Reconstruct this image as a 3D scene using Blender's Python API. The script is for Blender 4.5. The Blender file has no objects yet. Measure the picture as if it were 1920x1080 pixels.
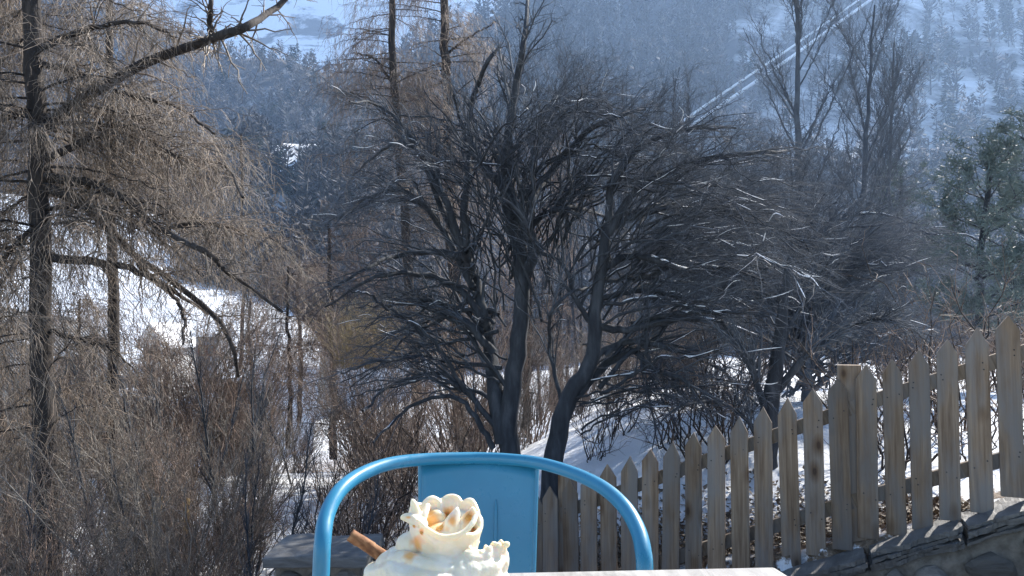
import bpy, bmesh, math, random
import numpy as np
from mathutils import Vector, Matrix, noise as mnoise

random.seed(7)
RNG = np.random.default_rng(11)
scene = bpy.context.scene
COL = scene.collection
rad = math.radians

# ------------------------------------------------------------------ camera
F = 1387.0                       # focal length in photo pixels (1920 wide)
ZC = 0.96
PITCH = rad(3.5)
cam_d = bpy.data.cameras.new('camera')
cam_d.sensor_width = 36.0
cam_d.lens = 36.0 * F / 1920.0
cam_d.clip_start = 0.02
cam_d.clip_end = 6000
cam = bpy.data.objects.new('camera', cam_d)
cam.location = (0, 0, ZC)
cam.rotation_euler = (rad(90) + PITCH, 0, 0)
COL.objects.link(cam)
scene.camera = cam

# ------------------------------------------------------------------ light
SUN_AZ, SUN_EL = rad(43), rad(38.5)
world = bpy.data.worlds.new('World')
scene.world = world
world.use_nodes = True
nt = world.node_tree
sky = nt.nodes.new('ShaderNodeTexSky')
sky.sky_type = 'NISHITA'
sky.sun_disc = False
sky.sun_elevation = SUN_EL
sky.sun_rotation = SUN_AZ
sky.altitude = 1400
bg = nt.nodes['Background']
bg.inputs['Strength'].default_value = 0.10
nt.links.new(sky.outputs[0], bg.inputs[0])
sd = bpy.data.lights.new('sun', 'SUN')
sd.energy = 5.0
sd.angle = rad(0.5)
sd.color = (1.0, 0.95, 0.87)
sun = bpy.data.objects.new('sun', sd)
svec = Vector((math.sin(SUN_AZ) * math.cos(SUN_EL), math.cos(SUN_AZ) * math.cos(SUN_EL), math.sin(SUN_EL)))
sun.rotation_euler = svec.to_track_quat('Z', 'Y').to_euler()
sun.location = svec * 30
COL.objects.link(sun)
vs = scene.view_settings
vs.view_transform = 'Standard'
vs.look = 'None'
vs.gamma = 1
vs.use_curve_mapping = False
vs.exposure = 1.42
scene.cycles.use_denoising = True
scene.cycles.max_bounces = 6
scene.cycles.volume_bounces = 1
scene.cycles.transparent_max_bounces = 8

# ------------------------------------------------------------------ helpers
def at(px, py, Y):
    """point at world depth Y seen at photo pixel (px, py)"""
    u = (px - 960.0) / F
    w = (540.0 - py) / F
    dy = math.cos(PITCH) - w * math.sin(PITCH)
    dz = math.sin(PITCH) + w * math.cos(PITCH)
    k = Y / dy
    return Vector((u * k, Y, ZC + dz * k))

def at_np(px, py, Y):
    u = (px - 960.0) / F
    w = (540.0 - py) / F
    dy = math.cos(PITCH) - w * math.sin(PITCH)
    dz = math.sin(PITCH) + w * math.cos(PITCH)
    k = Y / dy
    return np.stack([u * k, Y + 0 * k, ZC + dz * k], -1)

def tag(o, label=None, cat=None, group=None, kind=None):
    if label: o['label'] = label
    if cat: o['category'] = cat
    if group: o['group'] = group
    if kind: o['kind'] = kind
    return o

def link(o, parent=None):
    COL.objects.link(o)
    if parent is not None:
        o.parent = parent
    return o

def empty(name, loc=(0, 0, 0), rz=0.0):
    o = bpy.data.objects.new(name, None)
    o.location = loc
    o.rotation_euler = (0, 0, rz)
    o.empty_display_size = 0.2
    return link(o)

def mesh_obj(name, V, Fc, mats, parent=None, smooth=False, origin=None, fmat=None):
    """V: (n,3); Fc: (m,k) int array or list of arrays of faces"""
    V = np.asarray(V, dtype=np.float64)
    if origin is not None:
        V = V - np.asarray(origin)
    if not isinstance(Fc, list):
        Fc = [Fc]
    Fc = [np.asarray(f, dtype=np.int32) for f in Fc if len(f)]
    me = bpy.data.meshes.new(name)
    me.vertices.add(len(V))
    me.vertices.foreach_set('co', V.astype(np.float32).ravel())
    loops = np.concatenate([f.ravel() for f in Fc])
    counts = np.concatenate([np.full(len(f), f.shape[1], dtype=np.int32) for f in Fc])
    starts = np.concatenate([[0], np.cumsum(counts)[:-1]]).astype(np.int32)
    me.loops.add(len(loops))
    me.loops.foreach_set('vertex_index', loops)
    me.polygons.add(len(counts))
    me.polygons.foreach_set('loop_start', starts)
    if smooth:
        me.polygons.foreach_set('use_smooth', np.ones(len(counts), dtype=bool))
    if not isinstance(mats, (list, tuple)):
        mats = [mats]
    for m in mats:
        me.materials.append(m)
    if fmat is not None:
        me.polygons.foreach_set('material_index', np.asarray(fmat, dtype=np.int32))
    me.update(calc_edges=True)
    me.validate()
    o = bpy.data.objects.new(name, me)
    if origin is not None:
        o.location = origin
    return link(o, parent)

def bm_obj(name, bm, mats, parent=None, smooth=False):
    me = bpy.data.meshes.new(name)
    bmesh.ops.recalc_face_normals(bm, faces=bm.faces)
    bm.to_mesh(me)
    bm.free()
    if not isinstance(mats, (list, tuple)):
        mats = [mats]
    for m in mats:
        me.materials.append(m)
    if smooth:
        for p in me.polygons: p.use_smooth = True
    o = bpy.data.objects.new(name, me)
    return link(o, parent)

def box_bm(bm, lo, hi, bev=0.0, M=None):
    r = bmesh.ops.create_cube(bm, size=1.0)
    vs_ = r['verts']
    lo, hi = Vector(lo), Vector(hi)
    for v in vs_:
        v.co = Vector(((v.co.x + .5) * (hi.x - lo.x) + lo.x, (v.co.y + .5) * (hi.y - lo.y) + lo.y, (v.co.z + .5) * (hi.z - lo.z) + lo.z))
    if bev > 0:
        es = list({e for v in vs_ for e in v.link_edges})
        r = bmesh.ops.bevel(bm, geom=es, offset=bev, segments=2, affect='EDGES', profile=0.6)
        vs_ = list({v for f in r['faces'] for v in f.verts} | {v for v in vs_ if v.is_valid})
    if M is not None:
        for v in vs_:
            v.co = M @ v.co
    return vs_

def catmull(P, n):
    P = np.asarray(P, dtype=float)
    Q = np.vstack([2 * P[0] - P[1], P, 2 * P[-1] - P[-2]])
    out = []
    for u in np.linspace(0, len(P) - 1 - 1e-6, n):
        i = int(u); f = u - i
        p0, p1, p2, p3 = Q[i], Q[i + 1], Q[i + 2], Q[i + 3]
        out.append(0.5 * ((2 * p1) + (-p0 + p2) * f + (2 * p0 - 5 * p1 + 4 * p2 - p3) * f * f + (-p0 + 3 * p1 - 3 * p2 + p3) * f ** 3))
    return np.array(out)

def tubes(P, R, k=3, cap=False):
    """P (N,n,3), R (N,n) -> V, quads"""
    N, n, _ = P.shape
    T = np.gradient(P, axis=1)
    T /= np.linalg.norm(T, axis=2, keepdims=True) + 1e-12
    ref = np.zeros((N, 1, 3))
    m = T.mean(axis=1)
    ax = np.abs(m).argmin(axis=1)
    ref[np.arange(N), 0, ax] = 1
    U = np.cross(T, ref); U /= np.linalg.norm(U, axis=2, keepdims=True) + 1e-12
    W = np.cross(T, U)
    a = np.arange(k) / k * 2 * np.pi
    V = P[:, :, None, :] + R[:, :, None, None] * (np.cos(a)[None, None, :, None] * U[:, :, None, :] + np.sin(a)[None, None, :, None] * W[:, :, None, :])
    V = V.reshape(-1, 3)
    i = np.arange(N)[:, None, None] * n * k
    j = np.arange(n - 1)[None, :, None] * k
    c = np.arange(k)[None, None, :]
    c2 = (c + 1) % k
    q = np.stack([i + j + c, i + j + c2, i + j + k + c2, i + j + k + c], -1).reshape(-1, 4)
    return V, q

def merge(parts):
    Vs, Fs, off = [], [], 0
    for V, q in parts:
        Vs.append(V); Fs.append(np.asarray(q) + off); off += len(V)
    if not Vs:
        return np.zeros((0, 3)), np.zeros((0, 4), int)
    return np.vstack(Vs), np.vstack(Fs)

def nrm(v):
    return v / (np.linalg.norm(v, axis=-1, keepdims=True) + 1e-12)

def sprout(rng, P, R, M, L, along=.5, side=.8, up=.3, droop=0.0, n=4, rr=.5, rmin=.001, wig=.06, t0=.15, t1=1.0, bias=None, taper=.35, lenfall=.5):
    """grow M children off parent polylines"""
    N, n0, _ = P.shape
    seglen = np.linalg.norm(np.diff(P, axis=1), axis=2).sum(1)
    pi = rng.choice(N, size=M, p=seglen / seglen.sum())
    t = t0 + (t1 - t0) * rng.random(M)
    x = t * (n0 - 1)
    i = np.minimum(x.astype(int), n0 - 2); f = (x - i)[:, None]
    A, B = P[pi, i], P[pi, i + 1]
    start = A * (1 - f) + B * f
    r0 = R[pi, i] * (1 - f[:, 0]) + R[pi, i + 1] * f[:, 0]
    tan = nrm(B - A)
    rv = nrm(rng.normal(size=(M, 3)))
    perp = nrm(rv - tan * (rv * tan).sum(1, keepdims=True))
    d = tan * along + perp * side
    d[:, 2] += up
    if bias is not None:
        d += np.asarray(bias)
    d = nrm(d)
    ln = rng.uniform(L[0], L[1], M) * (1 - lenfall * t)
    s = np.linspace(0, 1, n)[None, :, None]
    C = start[:, None, :] + d[:, None, :] * s * ln[:, None, None]
    C[:, :, 2] -= (droop * ln)[:, None] * (s[:, :, 0] ** 2)
    w = rng.normal(size=(M, n, 3)) * wig * ln[:, None, None] * s
    C = C + w
    rc = np.maximum(r0 * rr, rmin)
    RR = rc[:, None] * (1 - (1 - taper) * np.linspace(0, 1, n)[None, :])
    return C, RR

# ------------------------------------------------------------------ materials
def new_mat(name):
    m = bpy.data.materials.new(name)
    m.use_nodes = True
    t = m.node_tree
    b = t.nodes['Principled BSDF']
    return m, t, b

def N_(t, typ, **kw):
    n = t.nodes.new(typ)
    for k, v in kw.items():
        setattr(n, k, v)
    return n

def ramp(t, fac, stops):
    r = t.nodes.new('ShaderNodeValToRGB')
    cr = r.color_ramp
    while len(cr.elements) < len(stops):
        cr.elements.new(0.5)
    for e, (p, c) in zip(cr.elements, stops):
        e.position = p
        e.color = (c[0], c[1], c[2], 1)
    t.links.new(fac, r.inputs[0])
    return r.outputs[0]

def noise_tex(t, scale, detail=4, rough=.55, vec=None, dist=0.0):
    n = t.nodes.new('ShaderNodeTexNoise')
    n.inputs['Scale'].default_value = scale
    n.inputs['Detail'].default_value = detail
    n.inputs['Roughness'].default_value = rough
    n.inputs['Distortion'].default_value = dist
    if vec is not None:
        t.links.new(vec, n.inputs['Vector'])
    return n.outputs['Fac']

def coords(t, kind='Object', scale=(1, 1, 1), rand=False):
    tc = t.nodes.new('ShaderNodeTexCoord')
    out = tc.outputs[kind]
    mp = t.nodes.new('ShaderNodeMapping')
    mp.inputs['Scale'].default_value = scale
    t.links.new(out, mp.inputs['Vector'])
    if rand:
        oi = t.nodes.new('ShaderNodeObjectInfo')
        mul = N_(t, 'ShaderNodeMath', operation='MULTIPLY'); mul.inputs[1].default_value = 37.0
        t.links.new(oi.outputs['Random'], mul.inputs[0])
        cx = t.nodes.new('ShaderNodeCombineXYZ')
        for i in range(3):
            t.links.new(mul.outputs[0], cx.inputs[i])
        t.links.new(cx.outputs[0], mp.inputs['Location'])
    return mp.outputs[0]

def bump(t, b, h, strength=.3, dist=.01):
    bp = t.nodes.new('ShaderNodeBump')
    bp.inputs['Strength'].default_value = strength
    bp.inputs['Distance'].default_value = dist
    t.links.new(h, bp.inputs['Height'])
    t.links.new(bp.outputs[0], b.inputs['Normal'])

def mottled(name, stops, scale=8, rough=.8, bump_s=0.0, bdist=.01, detail=5, kind='Object', stretch=(1, 1, 1), rand=False, spec=.3):
    m, t, b = new_mat(name)
    v = coords(t, kind, stretch, rand)
    f = noise_tex(t, scale, detail, .6, v)
    t.links.new(ramp(t, f, stops), b.inputs['Base Color'])
    b.inputs['Roughness'].default_value = rough
    b.inputs['Specular IOR Level'].default_value = spec
    if bump_s:
        bump(t, b, f, bump_s, bdist)
    return m

M_bark = mottled('dark_bark', [(.3, (.022, .025, .031)), (.5, (.042, .047, .056)), (.72, (.085, .092, .104))], 14, .85, .8, .02, stretch=(1, 1, .25))  # bluish tint in the bark colour stands in for the glare veil
M_larchbark = mottled('larch_bark', [(.3, (.020, .017, .017)), (.52, (.045, .038, .035)), (.75, (.095, .078, .068))], 16, .9, .9, .03, stretch=(1, 1, .3))
def strand_var(m, lo=.5, hi=1.6):
    t = m.node_tree; b = t.nodes['Principled BSDF']
    src = b.inputs['Base Color'].links[0].from_socket
    g = N_(t, 'ShaderNodeNewGeometry')
    mr = N_(t, 'ShaderNodeMapRange'); mr.inputs['To Min'].default_value = lo; mr.inputs['To Max'].default_value = hi
    pw = N_(t, 'ShaderNodeMath', operation='POWER'); pw.inputs[1].default_value = 2.2
    t.links.new(g.outputs['Random Per Island'], pw.inputs[0]); t.links.new(pw.outputs[0], mr.inputs[0])
    hv = N_(t, 'ShaderNodeHueSaturation'); t.links.new(mr.outputs[0], hv.inputs['Value']); t.links.new(src, hv.inputs['Color'])
    t.links.new(hv.outputs[0], b.inputs['Base Color'])
M_twigdark = mottled('twig_grey_veiled', [(.3, (.055, .064, .080)), (.7, (.115, .128, .15))], 3, .8, spec=.15)  # twig colour lightened and blued to imitate veiling glare
M_veilbark = mottled('veil_paled_bark', [(.3, (.065, .076, .094)), (.7, (.125, .142, .168))], 6, .85, spec=.15)  # bark paled towards blue, the hazy glare over these trees put into its colour
M_twigtan = mottled('twig_tan', [(.3, (.10, .075, .055)), (.52, (.20, .152, .115)), (.75, (.36, .295, .235))], 4, .6, spec=.5)
M_twigbrown = mottled('twig_brown', [(.3, (.095, .066, .052)), (.55, (.20, .14, .105)), (.75, (.33, .245, .19))], 3, .6, spec=.5)
M_twigred = mottled('twig_russet', [(.3, (.08, .052, .04)), (.7, (.19, .125, .095))], 2, .65, spec=.4)
for m_ in (M_twigtan, M_twigbrown, M_twigred):
    strand_var(m_, .55, 1.9)
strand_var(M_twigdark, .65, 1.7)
M_twiggrey = mottled('twig_pale_grey', [(.3, (.11, .094, .080)), (.55, (.20, .172, .145)), (.75, (.32, .285, .245))], 3, .6, spec=.5)
strand_var(M_twiggrey)
M_snowbit = mottled('snow_on_branch', [(.3, (.80, .82, .86)), (.7, (.88, .89, .91))], 20, .6)

def wood_mat(name, cols, knots=True):
    m, t, b = new_mat(name)
    v = coords(t, 'Object', (1, 1, 1), True)
    vs1 = N_(t, 'ShaderNodeMapping'); vs1.inputs['Scale'].default_value = (55, 12, 2.2)
    t.links.new(v, vs1.inputs[0])
    g = noise_tex(t, 1.0, 6, .62, vs1.outputs[0], .6)
    vs2 = N_(t, 'ShaderNodeMapping'); vs2.inputs['Scale'].default_value = (8, 8, 3.0)
    t.links.new(v, vs2.inputs[0])
    big = noise_tex(t, 1.0, 3, .5, vs2.outputs[0])
    c1 = ramp(t, g, [(.28, cols[0]), (.5, cols[1]), (.72, cols[2])])
    mx = N_(t, 'ShaderNodeMix', data_type='RGBA', blend_type='MULTIPLY')
    mx.inputs['Factor'].default_value = .75
    t.links.new(c1, mx.inputs[6])
    t.links.new(ramp(t, big, [(.3, (.66, .60, .54)), (.5, (1, .95, .88)), (.7, (1.0, 1.0, 1.0))]), mx.inputs[7])
    out = mx.outputs[2]
    # grey weathering patches and one tone per board
    vs4 = N_(t, 'ShaderNodeMapping'); vs4.inputs['Scale'].default_value = (9, 9, 2.0); vs4.inputs['Location'].default_value = (5, 3, 9)
    t.links.new(v, vs4.inputs[0])
    wth = noise_tex(t, 1.0, 4, .6, vs4.outputs[0])
    gm = N_(t, 'ShaderNodeMix', data_type='RGBA')
    t.links.new(ramp(t, wth, [(.42, (0, 0, 0)), (.62, (.8, .8, .8))]), gm.inputs[0])
    t.links.new(out, gm.inputs[6]); gm.inputs[7].default_value = (cols[1][0] * .85, cols[1][0] * .8, cols[1][0] * .76, 1)
    oi = N_(t, 'ShaderNodeObjectInfo')
    hv = N_(t, 'ShaderNodeHueSaturation')
    vr = N_(t, 'ShaderNodeMapRange'); vr.inputs['To Min'].default_value = .72; vr.inputs['To Max'].default_value = 1.2
    t.links.new(oi.outputs['Random'], vr.inputs[0])
    t.links.new(vr.outputs[0], hv.inputs['Value'])
    t.links.new(gm.outputs[2], hv.inputs['Color'])
    out = hv.outputs[0]
    if knots:
        vo = N_(t, 'ShaderNodeTexVoronoi')
        vs3 = N_(t, 'ShaderNodeMapping'); vs3.inputs['Scale'].default_value = (7, .01, 3.4)
        t.links.new(v, vs3.inputs[0])
        t.links.new(vs3.outputs[0], vo.inputs['Vector']); vo.inputs['Scale'].default_value = 1.0
        k = ramp(t, vo.outputs['Distance'], [(.06, (.22, .15, .11)), (.10, (.55, .44, .34)), (.26, (1, 1, 1))])
        m2 = N_(t, 'ShaderNodeMix', data_type='RGBA', blend_type='MULTIPLY'); m2.inputs['Factor'].default_value = .9
        t.links.new(out, m2.inputs[6]); t.links.new(k, m2.inputs[7])
        out = m2.outputs[2]
    t.links.new(out, b.inputs['Base Color'])
    b.inputs['Roughness'].default_value = .8
    b.inputs['Specular IOR Level'].default_value = .25
    bump(t, b, g, .35, .004)
    return m

M_wood = wood_mat('weathered_pine', [(.120, .082, .056), (.226, .166, .118), (.325, .255, .188)])
M_wood2 = wood_mat('weathered_rail', [(.13, .10, .075), (.22, .17, .125), (.30, .245, .19)], False)
M_oldwood = wood_mat('yellow_wood', [(.22, .15, .06), (.42, .30, .14), (.55, .42, .22)], False)
M_table = wood_mat('bleached_table_wood', [(.20, .195, .185), (.36, .355, .34), (.55, .545, .53)], False)
M_tabledge = mottled('table_edge', [(.3, (.3, .3, .29)), (.7, (.5, .5, .48))], 30, .7)

def snow_mat(name, scale=1.0, bs=.5, bd=.08, tint=(.86, .88, .91)):
    m, t, b = new_mat(name)
    v = coords(t, 'Object')
    f = noise_tex(t, 2.2 * scale, 8, .65, v)
    g = noise_tex(t, .35 * scale, 4, .6, v)
    t.links.new(ramp(t, g, [(.3, (tint[0] * .93, tint[1] * .94, tint[2] * .96)), (.7, tint)]), b.inputs['Base Color'])
    b.inputs['Roughness'].default_value = .65
    b.inputs['Specular IOR Level'].default_value = .3
    bump(t, b, f, bs, bd)
    return m

def ground_mat():
    """snow on the garden slope, brown earth and litter showing in patches"""
    m, t, b = new_mat('patchy_snow_ground')
    v = coords(t, 'Object')
    f = noise_tex(t, 7, 8, .7, v)
    fine = noise_tex(t, 30, 5, .7, v)
    big = noise_tex(t, .55, 4, .6, v)
    litter = ramp(t, fine, [(.3, (.05, .035, .022)), (.48, (.15, .105, .07)), (.62, (.27, .20, .14)), (.8, (.5, .44, .36))])
    # soil mask stored with the mesh (where the snow has melted), broken up with noise
    at_ = N_(t, 'ShaderNodeAttribute'); at_.attribute_name = 'bare'
    add = N_(t, 'ShaderNodeMath', operation='ADD'); t.links.new(at_.outputs['Fac'], add.inputs[0])
    sc = N_(t, 'ShaderNodeMath', operation='MULTIPLY_ADD'); sc.inputs[1].default_value = 1.5; sc.inputs[2].default_value = -.75
    t.links.new(f, sc.inputs[0]); t.links.new(sc.outputs[0], add.inputs[1])
    k = ramp(t, add.outputs[0], [(.42, (0, 0, 0)), (.52, (1, 1, 1))])
    mx = N_(t, 'ShaderNodeMix', data_type='RGBA')
    t.links.new(k, mx.inputs[0])
    mx.inputs[6].default_value = (.84, .86, .89, 1)
    t.links.new(litter, mx.inputs[7])
    t.links.new(mx.outputs[2], b.inputs['Base Color'])
    b.inputs['Roughness'].default_value = .75
    hm = N_(t, 'ShaderNodeMath', operation='ADD'); t.links.new(f, hm.inputs[0]); t.links.new(big, hm.inputs[1])
    bump(t, b, hm.outputs[0], .7, .10)
    return m
M_ground = ground_mat()
M_meadow = snow_mat('meadow_snow', .05, .5, 1.5)

def mountain_mat(name, rock_lo, rock_hi, sc):
    m, t, b = new_mat(name)
    v = coords(t, 'Object')
    f = noise_tex(t, sc, 9, .68, v, .5)
    at_ = N_(t, 'ShaderNodeAttribute'); at_.attribute_name = 'snowy'
    ma = N_(t, 'ShaderNodeMath', operation='MULTIPLY_ADD'); ma.inputs[1].default_value = .17
    t.links.new(at_.outputs['Fac'], ma.inputs[0]); t.links.new(f, ma.inputs[2])
    f = ma.outputs[0]
    t.links.new(ramp(t, f, [(rock_lo, (.10, .10, .105)), (rock_hi, (.84, .86, .89))]), b.inputs['Base Color'])
    b.inputs['Roughness'].default_value = .8
    bump(t, b, f, .6, 6)
    return m
M_farsnow = mountain_mat('far_snow_and_rock', .39, .46, .014)
M_slope = mountain_mat('slope_snow_and_rock', .36, .46, .02)
M_knollfloor = mountain_mat('knoll_snow', .33, .44, .05)
M_forestfloor = mountain_mat('wood_floor_snow', .55, .78, .03)

M_larchfar = mottled('far_larch', [(.35, (.05, .047, .05)), (.55, (.095, .09, .092)), (.75, (.22, .22, .23))], .12, .9)
M_frosted = mottled('frosted_larch', [(.35, (.11, .105, .11)), (.55, (.19, .185, .19)), (.75, (.36, .36, .38))], .12, .9)
M_larchdark = mottled('dark_larch', [(.35, (.045, .04, .04)), (.55, (.08, .073, .07)), (.75, (.15, .14, .14))], .12, .9)
M_firfar = mottled('far_fir', [(.3, (.022, .035, .03)), (.7, (.06, .08, .065))], .15, .9)
for m_ in (M_larchfar, M_larchdark, M_firfar, M_frosted):
    strand_var(m_, .7, 1.5)

M_needle = mottled('pine_needles', [(.3, (.075, .105, .10)), (.7, (.15, .19, .17))], 5, .6)

def blue_paint():
    m, t, b = new_mat('blue_enamel')
    v = coords(t, 'Object')
    f = noise_tex(t, 9, 4, .6, v)
    t.links.new(ramp(t, f, [(.3, (.026, .195, .325)), (.7, (.034, .235, .375))]), b.inputs['Base Color'])
    rg = noise_tex(t, 26, 6, .7, v)
    mr = N_(t, 'ShaderNodeMapRange'); mr.inputs['From Min'].default_value = .3; mr.inputs['From Max'].default_value = .7
    mr.inputs['To Min'].default_value = .22; mr.inputs['To Max'].default_value = .48
    t.links.new(rg, mr.inputs[0]); t.links.new(mr.outputs[0], b.inputs['Roughness'])
    src = b.inputs['Base Color'].links[0].from_socket
    sc_ = noise_tex(t, 1.0, 8, .75, coords(t, 'Object', (240, 240, 60)))
    du = N_(t, 'ShaderNodeMix', data_type='RGBA')
    t.links.new(ramp(t, sc_, [(.66, (0, 0, 0)), (.74, (.55, .55, .55))]), du.inputs[0])
    t.links.new(src, du.inputs[6]); du.inputs[7].default_value = (.20, .30, .36, 1)
    t.links.new(du.outputs[2], b.inputs['Base Color'])
    b.inputs['Coat Weight'].default_value = .25
    b.inputs['Coat Roughness'].default_value = .15
    g = noise_tex(t, 220, 3, .5, v)
    bump(t, b, g, .05, .0008)
    return m
M_blue = blue_paint()

def slate(name, a, c):
    m, t, b = new_mat(name)
    v = coords(t, 'Object', (1, 1, 4), True)
    f = noise_tex(t, 5, 8, .65, v, .8)
    t.links.new(ramp(t, f, [(.3, a), (.55, tuple((x + y) / 2 for x, y in zip(a, c))), (.75, c)]), b.inputs['Base Color'])
    b.inputs['Roughness'].default_value = .62
    bump(t, b, f, .8, .02)
    return m
M_slate = slate('slate', (.07, .07, .07), (.23, .222, .21))
M_stone = slate('rubble_stone', (.075, .07, .065), (.25, .225, .19))
def obj_var(m, lo, hi):
    t = m.node_tree; b = t.nodes['Principled BSDF']; src = b.inputs['Base Color'].links[0].from_socket
    oi = N_(t, 'ShaderNodeObjectInfo'); mr = N_(t, 'ShaderNodeMapRange'); mr.inputs['To Min'].default_value = lo; mr.inputs['To Max'].default_value = hi
    t.links.new(oi.outputs['Random'], mr.inputs[0]); hv = N_(t, 'ShaderNodeHueSaturation'); t.links.new(mr.outputs[0], hv.inputs['Value'])
    t.links.new(src, hv.inputs['Color']); t.links.new(hv.outputs[0], b.inputs['Base Color'])
obj_var(M_stone, .5, 1.5)
M_mortar = mottled('mortar', [(.3, (.12, .105, .085)), (.7, (.26, .23, .19))], 18, .9, .8, .02)
M_paving = mottled('terrace_paving', [(.3, (.30, .29, .27)), (.7, (.45, .43, .40))], 6, .8, .3)
M_roof = mottled('roof_sheet', [(.3, (.18, .175, .165)), (.7, (.34, .33, .315))], 3, .7)
M_plaster = mottled('pale_plaster', [(.3, (.55, .53, .50)), (.7, (.68, .66, .62))], 2, .9)
M_timber = mottled('brown_timber', [(.3, (.12, .06, .035)), (.7, (.24, .12, .07))], 4, .8, stretch=(4, 4, .5))
M_greywall = mottled('grey_cladding', [(.3, (.16, .165, .18)), (.7, (.24, .245, .26))], 3, .8)
M_glass = mottled('dark_window', [(.3, (.02, .025, .03)), (.7, (.05, .055, .065))], 1, .1, spec=.6)
M_metal = mottled('pipe_steel', [(.3, (.78, .78, .78)), (.7, (.86, .86, .86))], .5, .3, spec=.6)
M_leaf = mottled('dead_leaf', [(.3, (.06, .045, .032)), (.5, (.14, .11, .08)), (.72, (.30, .25, .20))], 9, .7)
M_grass = mottled('straw_grass', [(.3, (.20, .15, .08)), (.7, (.42, .34, .20))], 3, .7)
M_ceramic = mottled('white_ceramic', [(.3, (.74, .74, .72)), (.7, (.8, .8, .78))], 3, .25)

# ------------------------------------------------------------------ terrain
def sstep(a, b, x):
    t = np.clip((x - a) / (b - a), 0, 1)
    return t * t * (3 - 2 * t)

def vnoise(x, y, seed=0):
    r = np.random.default_rng(seed)
    s = np.zeros_like(x, dtype=float)
    for k in range(14):
        a = r.uniform(0, 6.28); fr = 2 ** r.uniform(-1, 2.2)
        s += np.sin((x * math.cos(a) + y * math.sin(a)) * fr + r.uniform(0, 6.28)) / (fr + .6)
    return s / 5.0

def gz(X, Y):
    X = np.asarray(X, float); Y = np.asarray(Y, float)
    near = -1.15 + 1.18 * sstep(-2.3, 2.2, X - .10 * (Y - 5)) + .035 * (np.minimum(Y, 9) - 5) - .06 * np.clip(Y - 9.5, 0, 12)
    left = -sstep(9, 34, Y) * 5.0 * sstep(3, -6, X * 12 / np.maximum(Y, 12)) - sstep(18, 70, Y) * 3.0
    d = Y - (4.87 - .438 * (X - .316))
    foot = np.interp(X, [-1.6, -.6, .30, .62, 1.02, 1.46, 1.90, 2.30, 2.62, 4.0], [-1.40, -1.09, -.78, -.62, -.48, -.33, -.18, -.04, .08, .42])
    near = foot + (near - foot) * sstep(.05, 2.4, d)
    step = -2.2 * sstep(-.03, -.14, d) * sstep(-1.8, -.6, X)
    return near + left + step + .05 * vnoise(X * 1.3, Y * 1.3, 3) + .02 * vnoise(X * 5, Y * 5, 4) * (Y < 20)

def build_ground():
    ys = np.concatenate([np.linspace(1.9, 12, 110), np.geomspace(12.3, 1700, 60)])
    us = np.linspace(-1.5, 1.5, 190)
    Yg, U = np.meshgrid(ys, us, indexing='ij')
    X = U * (Yg + 2.5)
    Z = gz(X, Yg)
    V = np.stack([X, Yg, Z], -1).reshape(-1, 3)
    n, m = Yg.shape
    i, j = np.meshgrid(np.arange(n - 1), np.arange(m - 1), indexing='ij')
    a = i * m + j
    q = np.stack([a, a + 1, a + m + 1, a + m], -1).reshape(-1, 4)
    o = mesh_obj('snowy_ground', V, q, M_ground, smooth=True)
    Xf, Yf = V[:, 0], V[:, 1]
    fd = (Yf - (4.87 + (Xf - .316) * (3.9 - 4.87) / (2.53 - .316)))
    bare = .42 * sstep(.95, .25, fd) * sstep(-.6, .2, Xf) + .12
    bare += .30 * sstep(11, 16, Yf) + .14 * sstep(-.8, -2.5, Xf) * sstep(4, 6, Yf)
    bare = bare * (1 - sstep(40, 80, Yf))
    at_ = o.data.attributes.new('bare', 'FLOAT', 'POINT')
    at_.data.foreach_set('value', bare.astype(np.float32))
    tag(o, kind='structure')
    return o
build_ground()

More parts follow.
